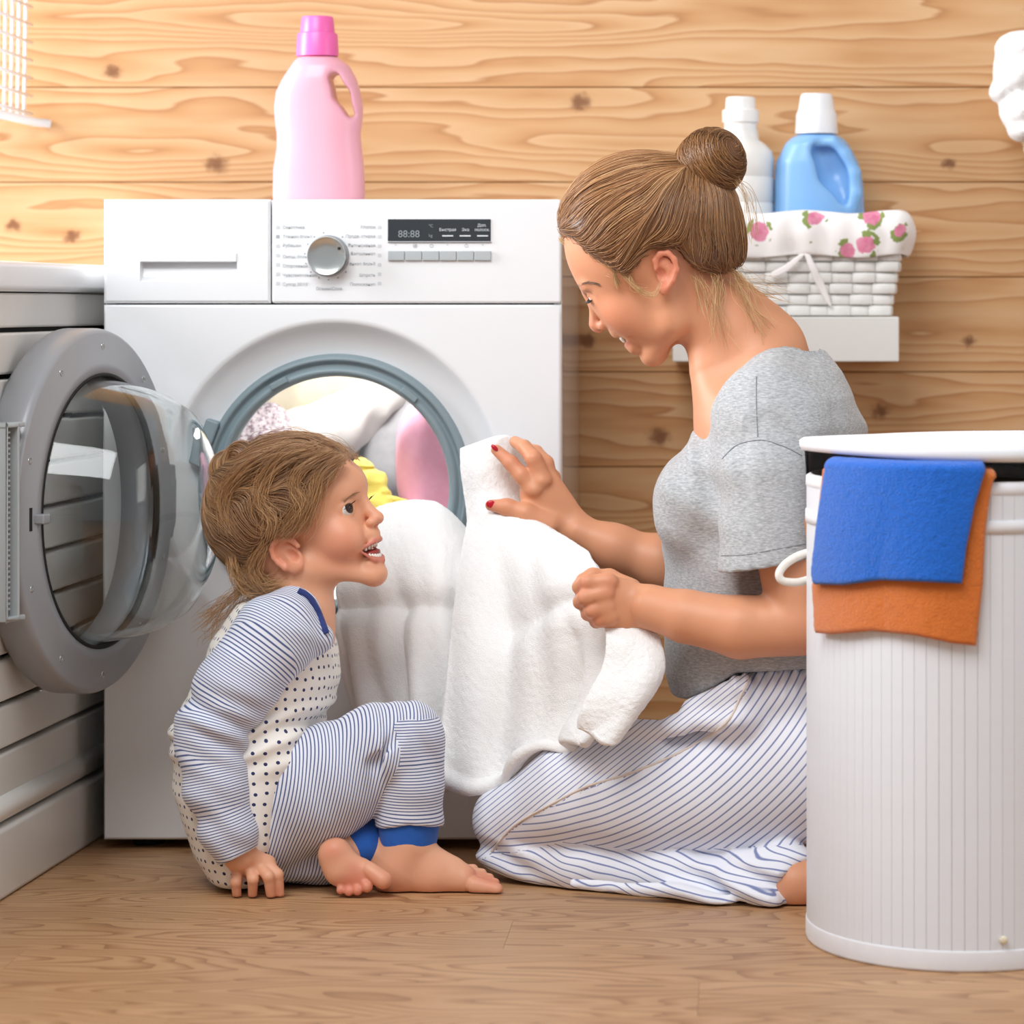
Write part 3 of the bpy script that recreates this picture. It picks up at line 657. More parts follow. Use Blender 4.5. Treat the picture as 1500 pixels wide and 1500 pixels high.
v, q = Fb.surf(2); ob('bottle_body', mesh_np('bottle_body', v, q), plastic('pink_plastic', '#e9a9b9', .1), PB)
def lathe_px(name, prof, cx, Yb, m, parent, n=40):
    """prof: (halfwidth px, y px)"""
    k_ = 1/SCL(Yb); c = P(cx, 0, Yb); return ob(name, MB().lathe([(r_*k_, P(0, yy, Yb)[2]) for r_, yy in prof], Matrix.Translation((c[0], Yb, 0)), n).me(name, 38), m, parent)
cpk = lathe_px('cap', [(31, 82.5), (31, 76), (29.5, 52), (28.5, 49), (25.5, 48), (23.5, 27), (22, 24.5), (0, 24)], 465, Yb, plastic('hot_pink_plastic', '#f06ab2', .1), PB)
# shelf
SY0 = .40; sa, sb2 = P(985, 530, SY0), P(1317, 464, SY0)
shelf = boxo('floating_shelf', (sa[0], SY0, sa[2]), (sb2[0], YW-.001, sb2[2]), M_CAB, None, .002); tag(shelf, 'white floating shelf on the wooden wall behind the woman', 'shelf')
zsh = sb2[2]; Yk = .50
# wicker basket
bc = P(1168, 0, Yk)[0]; wtop, wbot = .150, .130; dtop, dbot = .085, .068; zt_b = P(0, 352, Yk)[2]; zb_b = zsh+.001
WK = thing('wicker_basket', 'white wicker basket with rose-print lining on the shelf', 'basket', (bc, Yk, zsh))
M_WICK = plain('white_wicker', '#eceae6', .55, .05, .1, 90)
core = MB(); 
def ringpts(w_, d_, z_): return [(bc-w_, Yk-d_, z_), (bc+w_, Yk-d_, z_), (bc+w_, Yk+d_, z_), (bc-w_, Yk+d_, z_)]
v = ringpts(wbot-.006, dbot-.006, zb_b+.002)+ringpts(wtop-.006, dtop-.006, zt_b)+ringpts(wtop-.010, dtop-.010, zt_b)+ringpts(wbot-.010, dbot-.010, zb_b+.006)
f = [(3, 2, 1, 0), (12, 13, 14, 15)]
for a_, b_ in ((0, 4), (4, 8), (8, 12)):
    for i in range(4): k = (i+1) % 4; f.append((a_+i, a_+k, b_+k, b_+i))
ob('basket_core', mesh('basket_core', v, f), plain('wicker_shadow', '#cfcfc6', .7), WK, smooth=False)
nrow = 7; rh = (zt_b-zb_b)/nrow
def strip_me(w_, rec):
    v = []; f = []; n_ = 6
    for i in range(n_+1):
        t_ = i/n_*2-1; bul = .0042*(1-t_*t_)-.002-rec
        for (dz_, dy_) in ((-.46, 0), (-.30, -.0018), (.30, -.0018), (.46, 0)): v.append((t_*w_/2, -bul+dy_, dz_*rh))
    for i in range(n_):
        for j in range(3): f.append((i*4+j, i*4+4+j, i*4+5+j, i*4+j+1))
    return mesh('wicker_strip', v, f)
for side in range(4):
    ncol = 9 if side % 2 == 0 else 5
    wide, sm_ = (wtop+wbot, None) if side % 2 == 0 else (dtop+dbot, None); cw = wide/ncol*1.04; me_ = [strip_me(cw, 0), strip_me(cw, .0028)]
    for r_ in range(nrow):
        z_ = zb_b+(r_+.5)*rh; t_ = (r_+.5)/nrow; w_ = wbot+(wtop-wbot)*t_; d_ = dbot+(dtop-dbot)*t_
        half, dist = ((w_, d_) if side % 2 == 0 else (d_, w_))
        for c_ in range(ncol):
            xx = -half+(c_+.5)*2*half/ncol
            o = ob('wicker_strip', me_[(c_+r_) % 2], M_WICK, WK); M_ = Matrix.Translation((bc, Yk, z_)) @ Matrix.Rotation(side*PI/2, 4, 'Z') @ Matrix.Translation((xx, -dist-.001, 0)); o.matrix_local = Matrix.Translation(-wloc(WK)) @ M_
def floral():
    m, t = mat('rose_print_cotton'); co = t.n('ShaderNodeTexCoord').outputs['Object']
    vo = t.n('ShaderNodeTexVoronoi', i_Scale=24.0); t.link(co, vo.inputs['Vector']); n = t.noise(co, 90, 3, .6); n2 = t.noise(co, 45, 2)
    d = t.math('ADD', vo.outputs['Distance'], t.math('MULTIPLY', t.math('SUBTRACT', n, .5), .28))
    sel = t.n('ShaderNodeSeparateColor'); t.link(vo.outputs['Color'], sel.inputs[0])
    rose = t.math('MULTIPLY', t.math('LESS_THAN', d, .33), t.math('GREATER_THAN', sel.outputs[0], .38))
    leaf = t.math('MULTIPLY', t.math('MULTIPLY', t.math('LESS_THAN', d, .50), t.math('GREATER_THAN', n2, .55)), t.math('GREATER_THAN', sel.outputs[0], .38))
    c = t.mix(leaf, L4('#f6f2f0'), L4('#8a9a55')); c = t.mix(rose, c, t.mix(n, L4('#f6b8cc'), L4('#c9346f')))
    finish(t, c, .8, n, .1, .001); return m
M_ROSE = floral()
def rrect(w_, d_, r_, n_=12):
    pts = []
    for cx_, cy_, a0 in ((w_-r_, -d_+r_, -90), (w_-r_, d_-r_, 0), (-w_+r_, d_-r_, 90), (-w_+r_, -d_+r_, 180)):
        for i in range(n_): a = math.radians(a0+90*i/(n_-1)); pts.append((cx_+r_*math.cos(a), cy_+r_*math.sin(a)))
    out = []                                                    # resample evenly
    P_ = np.array(pts+pts[:1]); L_ = np.r_[0, np.cumsum(np.linalg.norm(np.diff(P_, axis=0), axis=1))]
    for t_ in np.linspace(0, L_[-1], 121)[:-1]: out.append((np.interp(t_, L_, P_[:, 0]), np.interp(t_, L_, P_[:, 1])))
    return np.array(out)
zr = P(0, 317, Yk)[2]; zl = P(0, 374, Yk-.085)[2]; rows = []
for (off, zz, wob) in ((-.012, zb_b+.03, 0), (-.010, zt_b, 0), (-.006, zr-.004, .002), (-.001, zr+.002, .003), (.005, zr, .003), (.010, zr-.010, .003), (.011, (zr+zl)/2, .004), (.009, zl+.006, .004), (.008, zl, .003)):
    w_ = wbot+(wtop-wbot)*np.clip((zz-zb_b)/(zt_b-zb_b), 0, 1); d_ = dbot+(dtop-dbot)*np.clip((zz-zb_b)/(zt_b-zb_b), 0, 1)
    r = rrect(w_+off, d_+off, .022); th_ = np.arange(120)/120*2*PI
    wv = wob*(np.sin(th_*11+zz*60)+.7*np.sin(th_*23+1)); nrm = r/np.linalg.norm(r, axis=1, keepdims=True); r = r+nrm*wv[:, None]
    rows.append(np.c_[r[:, 0]+bc, r[:, 1]+Yk, np.full(120, zz)+.0025*np.sin(th_*7+1)])
rows = np.array(rows); rows = np.stack([catmull(rows[:, c], 30) for c in range(120)], 1); v = rows.reshape(-1, 3); idx = np.arange(30*120).reshape(30, 120); nx = np.roll(idx, -1, 1)
q = np.stack([idx[:-1], nx[:-1], nx[1:], idx[1:]], -1).reshape(-1, 4)
lin_o = ob('lining', mesh_np('lining', v, q), M_ROSE, WK); sd = lin_o.modifiers.new('s', 'SOLIDIFY'); sd.thickness = .0025
lin_o['label'] = 'rose-print cotton lining folded over the rim'
rb = loft_rows([[P(1178, 372, Yk-.095), P(1186, 371, Yk-.095)], [P(1186, 395, Yk-.093), P(1196, 393, Yk-.094)], [P(1197, 420, Yk-.086), P(1208, 417, Yk-.087)], [P(1212, 446, Yk-.080), P(1219, 450, Yk-.082)]], 24, 6)
v, q = sheet(rb, .0015); ob('ribbon', mesh_np('ribbon', v, q), M_ROSE, WK)
rb = loft_rows([[P(1172, 372, Yk-.095), P(1180, 372, Yk-.095)], [P(1150, 388, Yk-.095), P(1156, 396, Yk-.095)], [P(1128, 400, Yk-.092), P(1132, 408, Yk-.092)]], 24, 6)
v, q = sheet(rb, .0015); ob('ribbon', mesh_np('ribbon', v, q), M_ROSE, WK)
# blue bottle and white bottle in the basket
org, s0 = (1000, 100), 3.26
zin = zb_b+.012
def in_basket(st): st.r[0, 0] = zin; st.lo[2] = zin; return st
st = in_basket(bottle('blue', [(312, 545, 740), (335, 515, 765), (360, 490, 790), (450, 445, 840), (550, 438, 862), (700, 436, 868), (1000, 440, 866)], s0, org, Yk, .046, None))
BB = thing('detergent_bottle', 'blue detergent bottle with white cap standing in the wicker basket', 'bottle', (P(1200, 0, Yk)[0], Yk, zin))
Fb = Field(st.lo-.02, st.hi+.02, .0028).u(st, k=.002)
hb_ = [P(1000+x_/s0, 100+y_/s0, Yk-.035) for x_, y_ in ((680, 400), (725, 500), (770, 610))]
Fb.cut(*chain(hb_, [.020, .023, .012]), k=.008)
hb2 = [P(1000+x_/s0, 100+y_/s0, Yk-.030) for x_, y_ in ((640, 360), (720, 350), (780, 410), (822, 500), (828, 600), (800, 680))]
Fb.u(*chain(hb2, [.005, .007, .0078, .0085, .009, .009]), k=.006)
v, q = Fb.surf(2); ob('bottle_body', mesh_np('bottle_body', v, q), plastic('blue_plastic', '#86b8ea', .1), BB)
lathe_px('cap', [(31.5, 196), (31, 190), (30, 168), (28, 164), (26.5, 160), (23.5, 141), (21, 137.5), (0, 137)], 1196, Yk, plastic('white_cap_plastic', '#eef0f3', .2), BB)
WB = thing('detergent_bottle', 'white bottle with ridged white cap behind the woman\'s hair bun', 'bottle', (P(1086, 0, Yk)[0], Yk, zin))
k_ = 1/SCL(Yk); c = P(1086, 0, Yk)
ob('bottle_body', MB().lathe([(0, zin)]+[(r_*k_, P(0, yy, Yk)[2]) for r_, yy in [(44, 400), (48, 380), (48, 300), (46.5, 297), (48, 294), (48, 262), (46.5, 259), (48, 256), (48, 232), (45, 222), (36, 212), (26, 205), (24, 190)]]+[(0, P(0, 189, Yk)[2])], Matrix.Translation((c[0], Yk, 0)), 48).me('bottle_body', 50), plastic('milky_plastic', '#edebe6', .3), WB)
lathe_px('cap', [(24, 205), (24, 181), (27, 179), (27, 162), (22.5, 160), (21.5, 144), (19, 142), (0, 142)], 1085, Yk, plastic('white_cap_plastic', '#f2f1ee', .2), WB)

# ------------------------------------------------------------------ white fluffy towel hanging at the upper right
Yt = .45; pr = [EL(P(1492, 72, Yt), (.034, .05, .026)), EL(P(1478, 95, Yt), (.022, .05, .022)), EL(P(1490, 110, Yt), (.034, .055, .03)), EL(P(1466, 134, Yt), (.017, .04, .017)), EL(P(1494, 160, Yt), (.030, .05, .034)), EL(P(1500, 190, Yt), (.024, .045, .018)),
      EL(P(1525, 90, Yt), (.05, .055, .05)), EL(P(1530, 160, Yt), (.05, .05, .045))]
hk = thing('fluffy_towel', 'white fluffy towel bunched on a wall peg at the upper right edge', 'towel', (P(1510, 0, Yt)[0], Yt, P(0, 208, Yt)[2]))
blob_obj('towel_folds', pr, .0035, M_TWHITE, parent=hk, k=.006, disp=lambda p: smooth_noise(p, 220, 3)*.0012)
pk = P(1512, 205, .5); ob('wall_peg', MB().tube([(pk[0], YW, pk[2]), (pk[0], .45, pk[2])], .008, 12).me('wall_peg'), plain('beige_wood', '#d9c29c', .5), hk)
ob('hanging_loop', MB().tube([P(1504, 200, Yt), P(1503, 220, Yt), P(1510, 236, Yt), P(1518, 220, Yt), P(1516, 200, Yt)], .004, 8).me('hanging_loop'), plain('beige_tape', '#cdbb98', .8), hk)

# ------------------------------------------------------------------ laundry basket with lid, two small towels
BYc = -.643; Brx, Bry = .168, .23; Bxc = P(1399, 0, BYc)[0]; Bz = .5216
LB = thing('laundry_basket', 'tall white bamboo-slat laundry basket with lid in the right foreground', 'laundry basket', (Bxc, BYc, 0))
M_SLAT = plain('white_bamboo', '#e4e7ec', .42, .03, .03, 50)
M_CANV = cloth('white_canvas', '#e9e9ec', '#dfdfe3')
def ell(a, off=0): return (Bxc+(Brx+off)*math.cos(a), BYc+(Bry+off)*math.sin(a))
def ering(offs, zz, n=120): return [(*ell(2*PI*i/n, offs), zz) for i in range(n)]
def eband(name, prof, m, parent, n=120):
    """prof: (offset, z) closed loop swept round the ellipse"""
    v = []; f = []; m_ = len(prof)
    for of, zz in prof: v += ering(of, zz, n)
    for j in range(m_):
        j2 = (j+1) % m_
        for i in range(n): k = (i+1) % n; f.append((j*n+i, j*n+k, j2*n+k, j2*n+i))
    return ob(name, mesh(name, v, f), m, parent)
eband('liner', [(-.004, .006), (-.004, Bz-.004), (-.007, Bz-.004), (-.007, .006)], plain('liner_cloth', '#a89a86', .9), LB)
ob('base', mesh('base', ering(-.004, .004)+ering(-.004, .008), [tuple(range(119, -1, -1)), tuple(range(120, 240))]+[(i, (i+1) % 120, 120+(i+1) % 120, 120+i) for i in range(120)]), M_CANV, LB, smooth=False)
eband('bottom_trim', [(-.004, .0005), (.0008, .0005), (.0014, .003), (.0014, .021), (.0008, .023), (-.004, .023)], M_CANV, LB)
eband('top_trim', [(-.008, Bz-.012), (-.008, Bz), (-.004, Bz+.003), (.001, Bz), (.0015, Bz-.010), (-.001, Bz-.012)], M_CANV, LB)
zband = P(0, 773, BYc-Bry)[2]
eband('band', [(-.002, zband-.007), (.0016, zband-.007), (.0020, zband), (.0016, zband+.007), (-.002, zband+.007)], M_CANV, LB)
smesh = MB().box((-.00676, -.0015, .010), (.00676, .0015, Bz-.004)).me('slat'); per = 0; tab = [0]; nn = 2000
for i in range(nn): a = ell(2*PI*i/nn); c = ell(2*PI*(i+1)/nn); tab.append(tab[-1]+math.dist(a, c))
ns = int(tab[-1]/.0137)
for i in range(ns):
    a = np.interp((i+.5)/ns*tab[-1], tab, np.linspace(0, 2*PI, nn+1)); x_, y_ = ell(a, -.0012); nx_, ny_ = math.cos(a)/Brx, math.sin(a)/Bry
    o = ob('slat', smesh, M_SLAT, LB, bevel=.0004, loc=(x_, y_, 0)); o.rotation_euler = (0, 0, math.atan2(ny_, nx_)+PI/2)
zl0 = .557
lid_v = []; lid_f = []; n = 120
for of, zz in ((-.02, zl0-.006), (.006, zl0-.008), (.0085, zl0-.003), (.0085, zl0+.003), (.004, zl0+.006), (-.03, zl0+.008), (-.08, zl0+.010), (-.14, zl0+.011)):
    for i in range(n):
        a = 2*PI*i/n; x_, y_ = ell(a, of); lid_v.append((x_, y_, zz+.003*math.sin(a*2+.6)*(1 if of > -.05 else .4)))
for j in range(7):
    for i in range(n): k = (i+1) % n; lid_f.append((j*n+i, j*n+k, (j+1)*n+k, (j+1)*n+i))
lid_f += [tuple(range(n-1, -1, -1)), tuple(range(7*n, 8*n))]
ob('lid', mesh('lid', lid_v, lid_f), M_CANV, LB)
fv = []; ff_ = []
for i in range(61):
    a = math.radians(4+172*i/60); wav = .003*math.sin(a*2+.6)
    for of, zz in ((-.003, Bz-.006), (.001, Bz-.006), (.003, zl0-.006+wav), (-.001, zl0-.006+wav)): fv.append((*ell(a, of), zz))
for i in range(60):
    for j in range(4): k = (j+1) % 4; ff_.append((i*4+j, i*4+k, i*4+4+k, i*4+4+j))
ob('lid_gap_flap', mesh('lid_gap_flap', fv, ff_), M_CANV, LB)  # canvas strip added behind the lid to keep its gap dark
hp = [P(1188, 848, -.62), P(1168, 853, -.63), P(1147, 851, -.635), P(1141, 841, -.635), P(1150, 827, -.63), P(1168, 815, -.625), P(1186, 809, -.62)]
ob('rope_handle', MB().tube([tuple(p) for p in catmull(hp, 30)], .0048, 10).me('rope_handle'), plain('white_rope', '#eae5dc', .7, .05, .2, 200), LB)
bp = P(1470, 1377, BYc-Bry); aa = math.asin(max(-1, -1+.02)); 
def onb(px, py, off=0):
    Y_ = BYc-Bry
    for _ in range(12):
        X_ = (px-VX)*(DCAM+Y_)/FPX; t_ = np.clip((X_-Bxc)/(Brx+off), -1, 1); Y_ = BYc-(Bry+off)*math.sqrt(max(1-t_*t_, 0))
    return P(px, py, Y_)
bp = onb(1470, 1377, .002); o = ob('button', MB().lathe([(.0045, 0), (.0048, .001), (.003, .0026), (0, .003)], None, 16).me('button'), plain('cream_button', '#e6ddc4', .4), LB, loc=bp); o.rotation_euler = (PI/2, 0, 0)
def hang(name, label, m, left, right, bottom, off, seed, thick):
    """towel hung over the front rim: edges given as px functions of py, follows the basket wall"""
    rows = []; top = np.linspace(0, 1, 14)
    nc = 80
    # inside the basket, over the rim, then down the wall
    for t_ in np.linspace(0, 1, 22):                      # inside part
        a = math.pi*t_
        row = []
        for c_ in np.linspace(0, 1, nc):
            px = left(690)+(right(690)-left(690))*c_; p = onb(px, 700, off); cen = np.array([Bxc, BYc, 0]); inw = (cen-p)*np.array([1, 1, 0]); inw /= np.linalg.norm(inw)
            row.append(np.array([p[0], p[1], 0])+inw*(.030*(1+math.cos(a))/2*1.0-0)+np.array([0, 0, Bz-.05*(1-t_) if False else Bz+.004+off*.8+.006*math.sin(a)-.06*max(0, .35-t_)])) 
        rows.append(row)
    for t_ in np.linspace(0.0, 1, 76)[1:]:
        row = []
        for c_ in np.linspace(0, 1, nc):
            pyb = bottom(c_); p0 = onb(left(690)+(right(690)-left(690))*c_, 0, off); yt = VY+(HCAM-(Bz+.004+off*.8))*SCL(p0[1])
            py = yt+(pyb-yt)*t_; px = left(py)+(right(py)-left(py))*c_; w_ = .004*t_*(.3+abs(math.sin(c_*5+seed)))
            row.append(onb(px, py, off+w_))
        rows.append(row)
    v, q = sheet(np.array(rows), thick, .0007, seed); o_ = ob(name, mesh_np(name, v, q), m); tag(o_, label, 'towel'); return o_
I = lambda *pts: (lambda y: float(np.interp(y, [p[0] for p in pts], [p[1] for p in pts])))
hang('hand_towel', 'orange hand towel hanging under the blue one over the laundry basket rim', M_TORANGE, I((690, 1206), (760, 1200), (860, 1191), (928, 1195)), I((690, 1459), (720, 1451), (780, 1443), (850, 1440), (945, 1430)), I((0, 927), (.1, 929), (.35, 924), (.6, 930), (.85, 942), (1, 946)), .006, 1, .008)
hang('hand_towel', 'blue hand towel lying on top of the orange one over the laundry basket rim', M_TBLUE, I((680, 1211), (760, 1199), (840, 1190), (858, 1193)), I((680, 1447), (700, 1440), (740, 1428), (800, 1416), (855, 1409)), I((0, 856), (.2, 857), (.45, 850), (.7, 852), (1, 855)), .0155, 4, .009)

# ------------------------------------------------------------------ figure materials
def skin_mat(name):
    m, t = mat(name); a = t.n('ShaderNodeAttribute', attribute_name='Col'); co = t.n('ShaderNodeTexCoord').outputs['Object']
    n = t.noise(co, 55, 3, .6); fine = t.noise(co, 1500, 2, .6)
    c = t.mix(t.math('MULTIPLY', n, .16), a.outputs['Color'], L4('#c9785a'))
    b = finish(t, c, .46, fine, .10, .0004, Subsurface_Weight=.22, Subsurface_Scale=.006, Specular_IOR_Level=.4); b.inputs['Subsurface Radius'].default_value = (1.0, .35, .2); return m
M_SKIN = skin_mat('skin')
def hair_mat(name):
    m, t = mat(name); a = t.n('ShaderNodeAttribute', attribute_name='Col')
    finish(t, a.outputs['Color'], .36, Specular_IOR_Level=.55, Sheen_Weight=.1); return m
M_HAIR = hair_mat('hair_strands')
def stripe_mat(name, base, line, width, attr='phase', tint=None):
    m, t = mat(name); a = t.n('ShaderNodeAttribute', attribute_name=attr); co = t.n('ShaderNodeTexCoord').outputs['Object']
    f = t.math('FRACT', a.outputs['Fac']); fine = t.noise(co, 900, 2)
    s_ = t.math('ABSOLUTE', t.math('SUBTRACT', f, .5)); k_ = t.n('ShaderNodeMapRange', interpolation_type='SMOOTHSTEP'); t.link(s_, k_.inputs['Value'])
    k_.inputs['From Min'].default_value = width/2+.06; k_.inputs['From Max'].default_value = max(width/2-.06, 0)
    finish(t, t.mix(k_.outputs[0], L4(base), L4(line)), .85, fine, .12, .0005, Sheen_Weight=.15); return m
def dot_mat(name, base, dot):
    m, t = mat(name); a = t.n('ShaderNodeAttribute', attribute_name='uvw'); mp = t.mapping(a.outputs['Vector'], (1, 1, 1))
    vo = t.n('ShaderNodeTexVoronoi', i_Scale=1.0, i_Randomness=.25, voronoi_dimensions='2D'); t.link(mp, vo.inputs['Vector'])
    k_ = t.math('LESS_THAN', vo.outputs['Distance'], .17); co = t.n('ShaderNodeTexCoord').outputs['Object']; fine = t.noise(co, 900, 2)
    finish(t, t.mix(k_, L4(base), L4(dot)), .85, fine, .12, .0005, Sheen_Weight=.15); return m
def heather(name):
    m, t = mat(name); co = t.n('ShaderNodeTexCoord').outputs['Object']; mp = t.mapping(co, (150, 150, 620)); n = t.noise(mp, 1.0, 3, .7); n2 = t.noise(t.mapping(co, (200, 200, 900)), 1.0, 2)
    finish(t, t.ramp(n, [(.3, L4('#8f9193')), (.5, L4('#adafb1')), (.68, L4('#c6c8c9'))]), .9, n2, .15, .0006, Sheen_Weight=.2); return m
def eye_mat(name, iris):
    m, t = mat(name); a = t.n('ShaderNodeAttribute', attribute_name='Col'); finish(t, a.outputs['Color'], .08, Specular_IOR_Level=.6); return m
M_EYE = eye_mat('eyeball', None)
M_TEETH = plain('teeth', '#f1eae0', .25, .02)
def paint(v, base, items):
    """items: (prim, colour, soft, strength)"""
    c = np.tile(np.array(lin(base)), (len(v), 1)); X, Y, Z = v[:, 0], v[:, 1], v[:, 2]
    for pr, col, soft, st in items:
        m = np.all((v > pr.lo-soft-.002) & (v < pr.hi+soft+.002), axis=1); q = v[m]
        d = pr.f(q[:, 0][:, None, None], q[:, 1][:, None, None], q[:, 2][:, None, None])[:, 0, 0]; w_ = np.clip(.5-d/soft, 0, 1)*st; w_ = w_[:, None]
        c[m] = c[m]*(1-w_)+np.array(lin(col))*w_
    return c
def eyeball(name, c, r, look, iris, parent, ir=1.0):
    """sphere whose vertex colours hold white, iris, pupil"""
    n, m_ = 40, 28; v = []; f = []
    look = Vector(look).normalized(); R = look.to_track_quat('Z', 'Y').to_matrix(); cols = []
    for j in range(m_+1):
        th_ = PI*j/m_
        for i in range(n):
            a = 2*PI*i/n; p = Vector((math.sin(th_)*math.cos(a), math.sin(th_)*math.sin(a), math.cos(th_)))
            rr = r*(1.03 if th_ < .42 else 1); v.append(Vector(c)+R @ p*rr); cols.append(lin('#0c0806') if th_ < .24*ir else lin(iris) if th_ < .50*ir else lin('#2a1a12') if th_ < .56*ir else lin('#e9e4e0'))
    for j in range(m_):
        for i in range(n): k = (i+1) % n; f.append((j*n+i, j*n+k, (j+1)*n+k, (j+1)*n+i))
    me_ = mesh(name, v, f); vcol(me_, 'Col', cols); return ob(name, me_, M_EYE, parent)
def strands_mesh(name, S, rad, cols, parent, mat_=None):
    """S (n,m,3) polylines -> 3-sided tapered tubes"""
    n, m, _ = S.shape; t = np.gradient(S, axis=1); t /= np.maximum(np.linalg.norm(t, axis=2, keepdims=True), 1e-9)
    ref = np.array([.31, .83, .46]); x = np.cross(t, ref); x /= np.maximum(np.linalg.norm(x, axis=2, keepdims=True), 1e-9); y = np.cross(t, x)
    r = rad[:, None]*np.concatenate([np.full(m-2, 1.0), [.7, .15]])[None, :]; V = []
    for k in range(3):
        a = 2*PI*k/3; V.append(S+(x*math.cos(a)+y*math.sin(a))*r[..., None])
    V = np.stack(V, 2).reshape(-1, 3); i = np.arange(n*m*3).reshape(n, m, 3); q = []
    for k in range(3): l = (k+1) % 3; q.append(np.stack([i[:, :-1, k], i[:, :-1, l], i[:, 1:, l], i[:, 1:, k]], -1).reshape(-1, 4))
    me_ = mesh_np(name, V, np.concatenate(q)); vcol(me_, 'Col', np.repeat(cols, m*3, axis=0)); return ob(name, me_, mat_ or M_HAIR, parent)
def trace(F_, roots, dirfn, m, step, hgt):
    p = roots.copy(); out = [p.copy()]; d_prev = None
    for k in range(m-1):
        d = dirfn(p, k); g = F_.grad(p); d = d-g*(d*g).sum(1, keepdims=True); d /= np.maximum(np.linalg.norm(d, axis=1, keepdims=True), 1e-9)
        if d_prev is not None: d = .6*d+.4*d_prev; d /= np.maximum(np.linalg.norm(d, axis=1, keepdims=True), 1e-9)
        d_prev = d; p = p+d*step; p = p-F_.grad(p)*(F_.sample(p)-hgt)[:, None]; out.append(p.copy())
    return np.stack(out, 1)
def hair_cols(n, tones):
    t = np.array([lin(x) for x in tones]); a = rng.integers(0, len(t), n); b = rng.integers(0, len(t), n); u_ = rng.random((n, 1)); return (t[a]*u_+t[b]*(1-u_))*.7+t.mean(0)*.3
def pts_on(v, F_, n, keep=None):
    if keep is not None: v = v[keep(v)]
    return v[rng.integers(0, len(v), n)]+rng.normal(0, .0012, (n, 3))
def clip_floor(F_, z=.0015):
    k = int(max(0, math.floor((z-F_.lo[2])/F_.h)))
    zz = F_.ax[2][None, None, :]; F_.d = np.maximum(F_.d, (z-zz).astype(np.float32)); return F_

def on_field(F_, pts, off=.001, n=60):
    """carry a line drawn in front of a surface back onto it"""
    p = catmull(pts, n); ray = p-np.array([0, -DCAM, HCAM]); ray /= ray[:, 1:2]; p = np.array([0, -DCAM, HCAM])+ray*(DCAM+F_.lo[1]+.002); done = np.zeros(n, bool)
    for _ in range(400):
        d = F_.sample(p); done |= d < off
        p[~done] += .001*ray[~done]
        if done.all(): break
    return p
def taper(F_, poly, amount, width):
    """thin a hair shell out toward the hairline"""
    e = poly.f(F_.ax[0][:, None, None], F_.ax[1][None, :, None], F_.ax[2][None, None, :]); F_.d = (F_.d+amount*np.clip(1-e/width, 0, 1)**2).astype(np.float32)
def brow(F_, pts, n, spread, lean, rad, cols, parent, ln=.006):
    base = on_field(F_, pts, .0003, 40); S_ = []
    for _ in range(n):
        i = rng.integers(0, 38); p0 = base[i]+rng.normal(0, spread, 3)*np.array([1, .1, 1]); d = base[min(i+4, 39)]-base[max(i-4, 0)]; d = d/max(np.linalg.norm(d), 1e-6)
        S_.append(catmull([p0, p0+d*ln*.5+np.array(lean)*ln*.25+np.array([0, -.0006, 0]), p0+d*ln+np.array(lean)*ln*.2+np.array([0, -.0004, 0])], 5))
    return strands_mesh('eyebrow', np.array(S_), np.full(n, rad), np.tile(lin(cols), (n, 1)), parent)
def thin_hidden(v, q, cols, fields, cell):
    """merge vertices that lie well under clothing into coarse cells; the surface stays one piece"""
    d = np.min([np.where(np.all((v > F_.lo) & (v < F_.lo+F_.h*(F_.n-1)), axis=1), F_.sample(v), 1.0) for F_ in fields], 0); hid = d < -.006
    key = np.floor(v/cell).astype(np.int64); key = (key[:, 0]*100003+key[:, 1])*100003+key[:, 2]; idn = np.arange(len(v)); _, inv = np.unique(key[hid], return_inverse=True)
    n_vis = int((~hid).sum()); new = np.empty(len(v), np.int64); new[~hid] = np.arange(n_vis); new[hid] = n_vis+inv; m_ = n_vis+inv.max()+1
    cnt = np.bincount(new, minlength=m_)[:, None]; V_ = np.stack([np.bincount(new, v[:, k], m_) for k in range(3)], 1)/cnt; C_ = np.stack([np.bincount(new, cols[:, k], m_) for k in range(3)], 1)/cnt
    t = new[np.concatenate([q[:, [0, 1, 2]], q[:, [0, 2, 3]]])]; ok = (t[:, 0] != t[:, 1]) & (t[:, 1] != t[:, 2]) & (t[:, 0] != t[:, 2]); t = t[ok]; _, u_ = np.unique(np.sort(t, 1), axis=0, return_index=True); return V_, t[np.sort(u_)], C_
# ================================================================== WOMAN
YF = -.28
WM = thing('person', 'woman with hair bun in grey t-shirt kneeling and holding the white towel', 'person', P(1050, 1300, -.33)*np.array([1, 1, 0]))
fw_ = Fr(900, 440, YF, (-.62, .785), math.radians(12))
if (np.array([-.785, 0, -.62]) @ fw_.E[[0, 2, 1]] if False else (-.785*fw_.E[0]-.62*fw_.E[1]))[1] < 0: fw_ = Fr(900, 440, YF, (-.62, .785), math.radians(-12))
w = fw_; kx = w.k
def Q(px, py, Y): return P(px, py, Y)
prims = []
A = lambda *p, k=.012: prims.append((p, k))
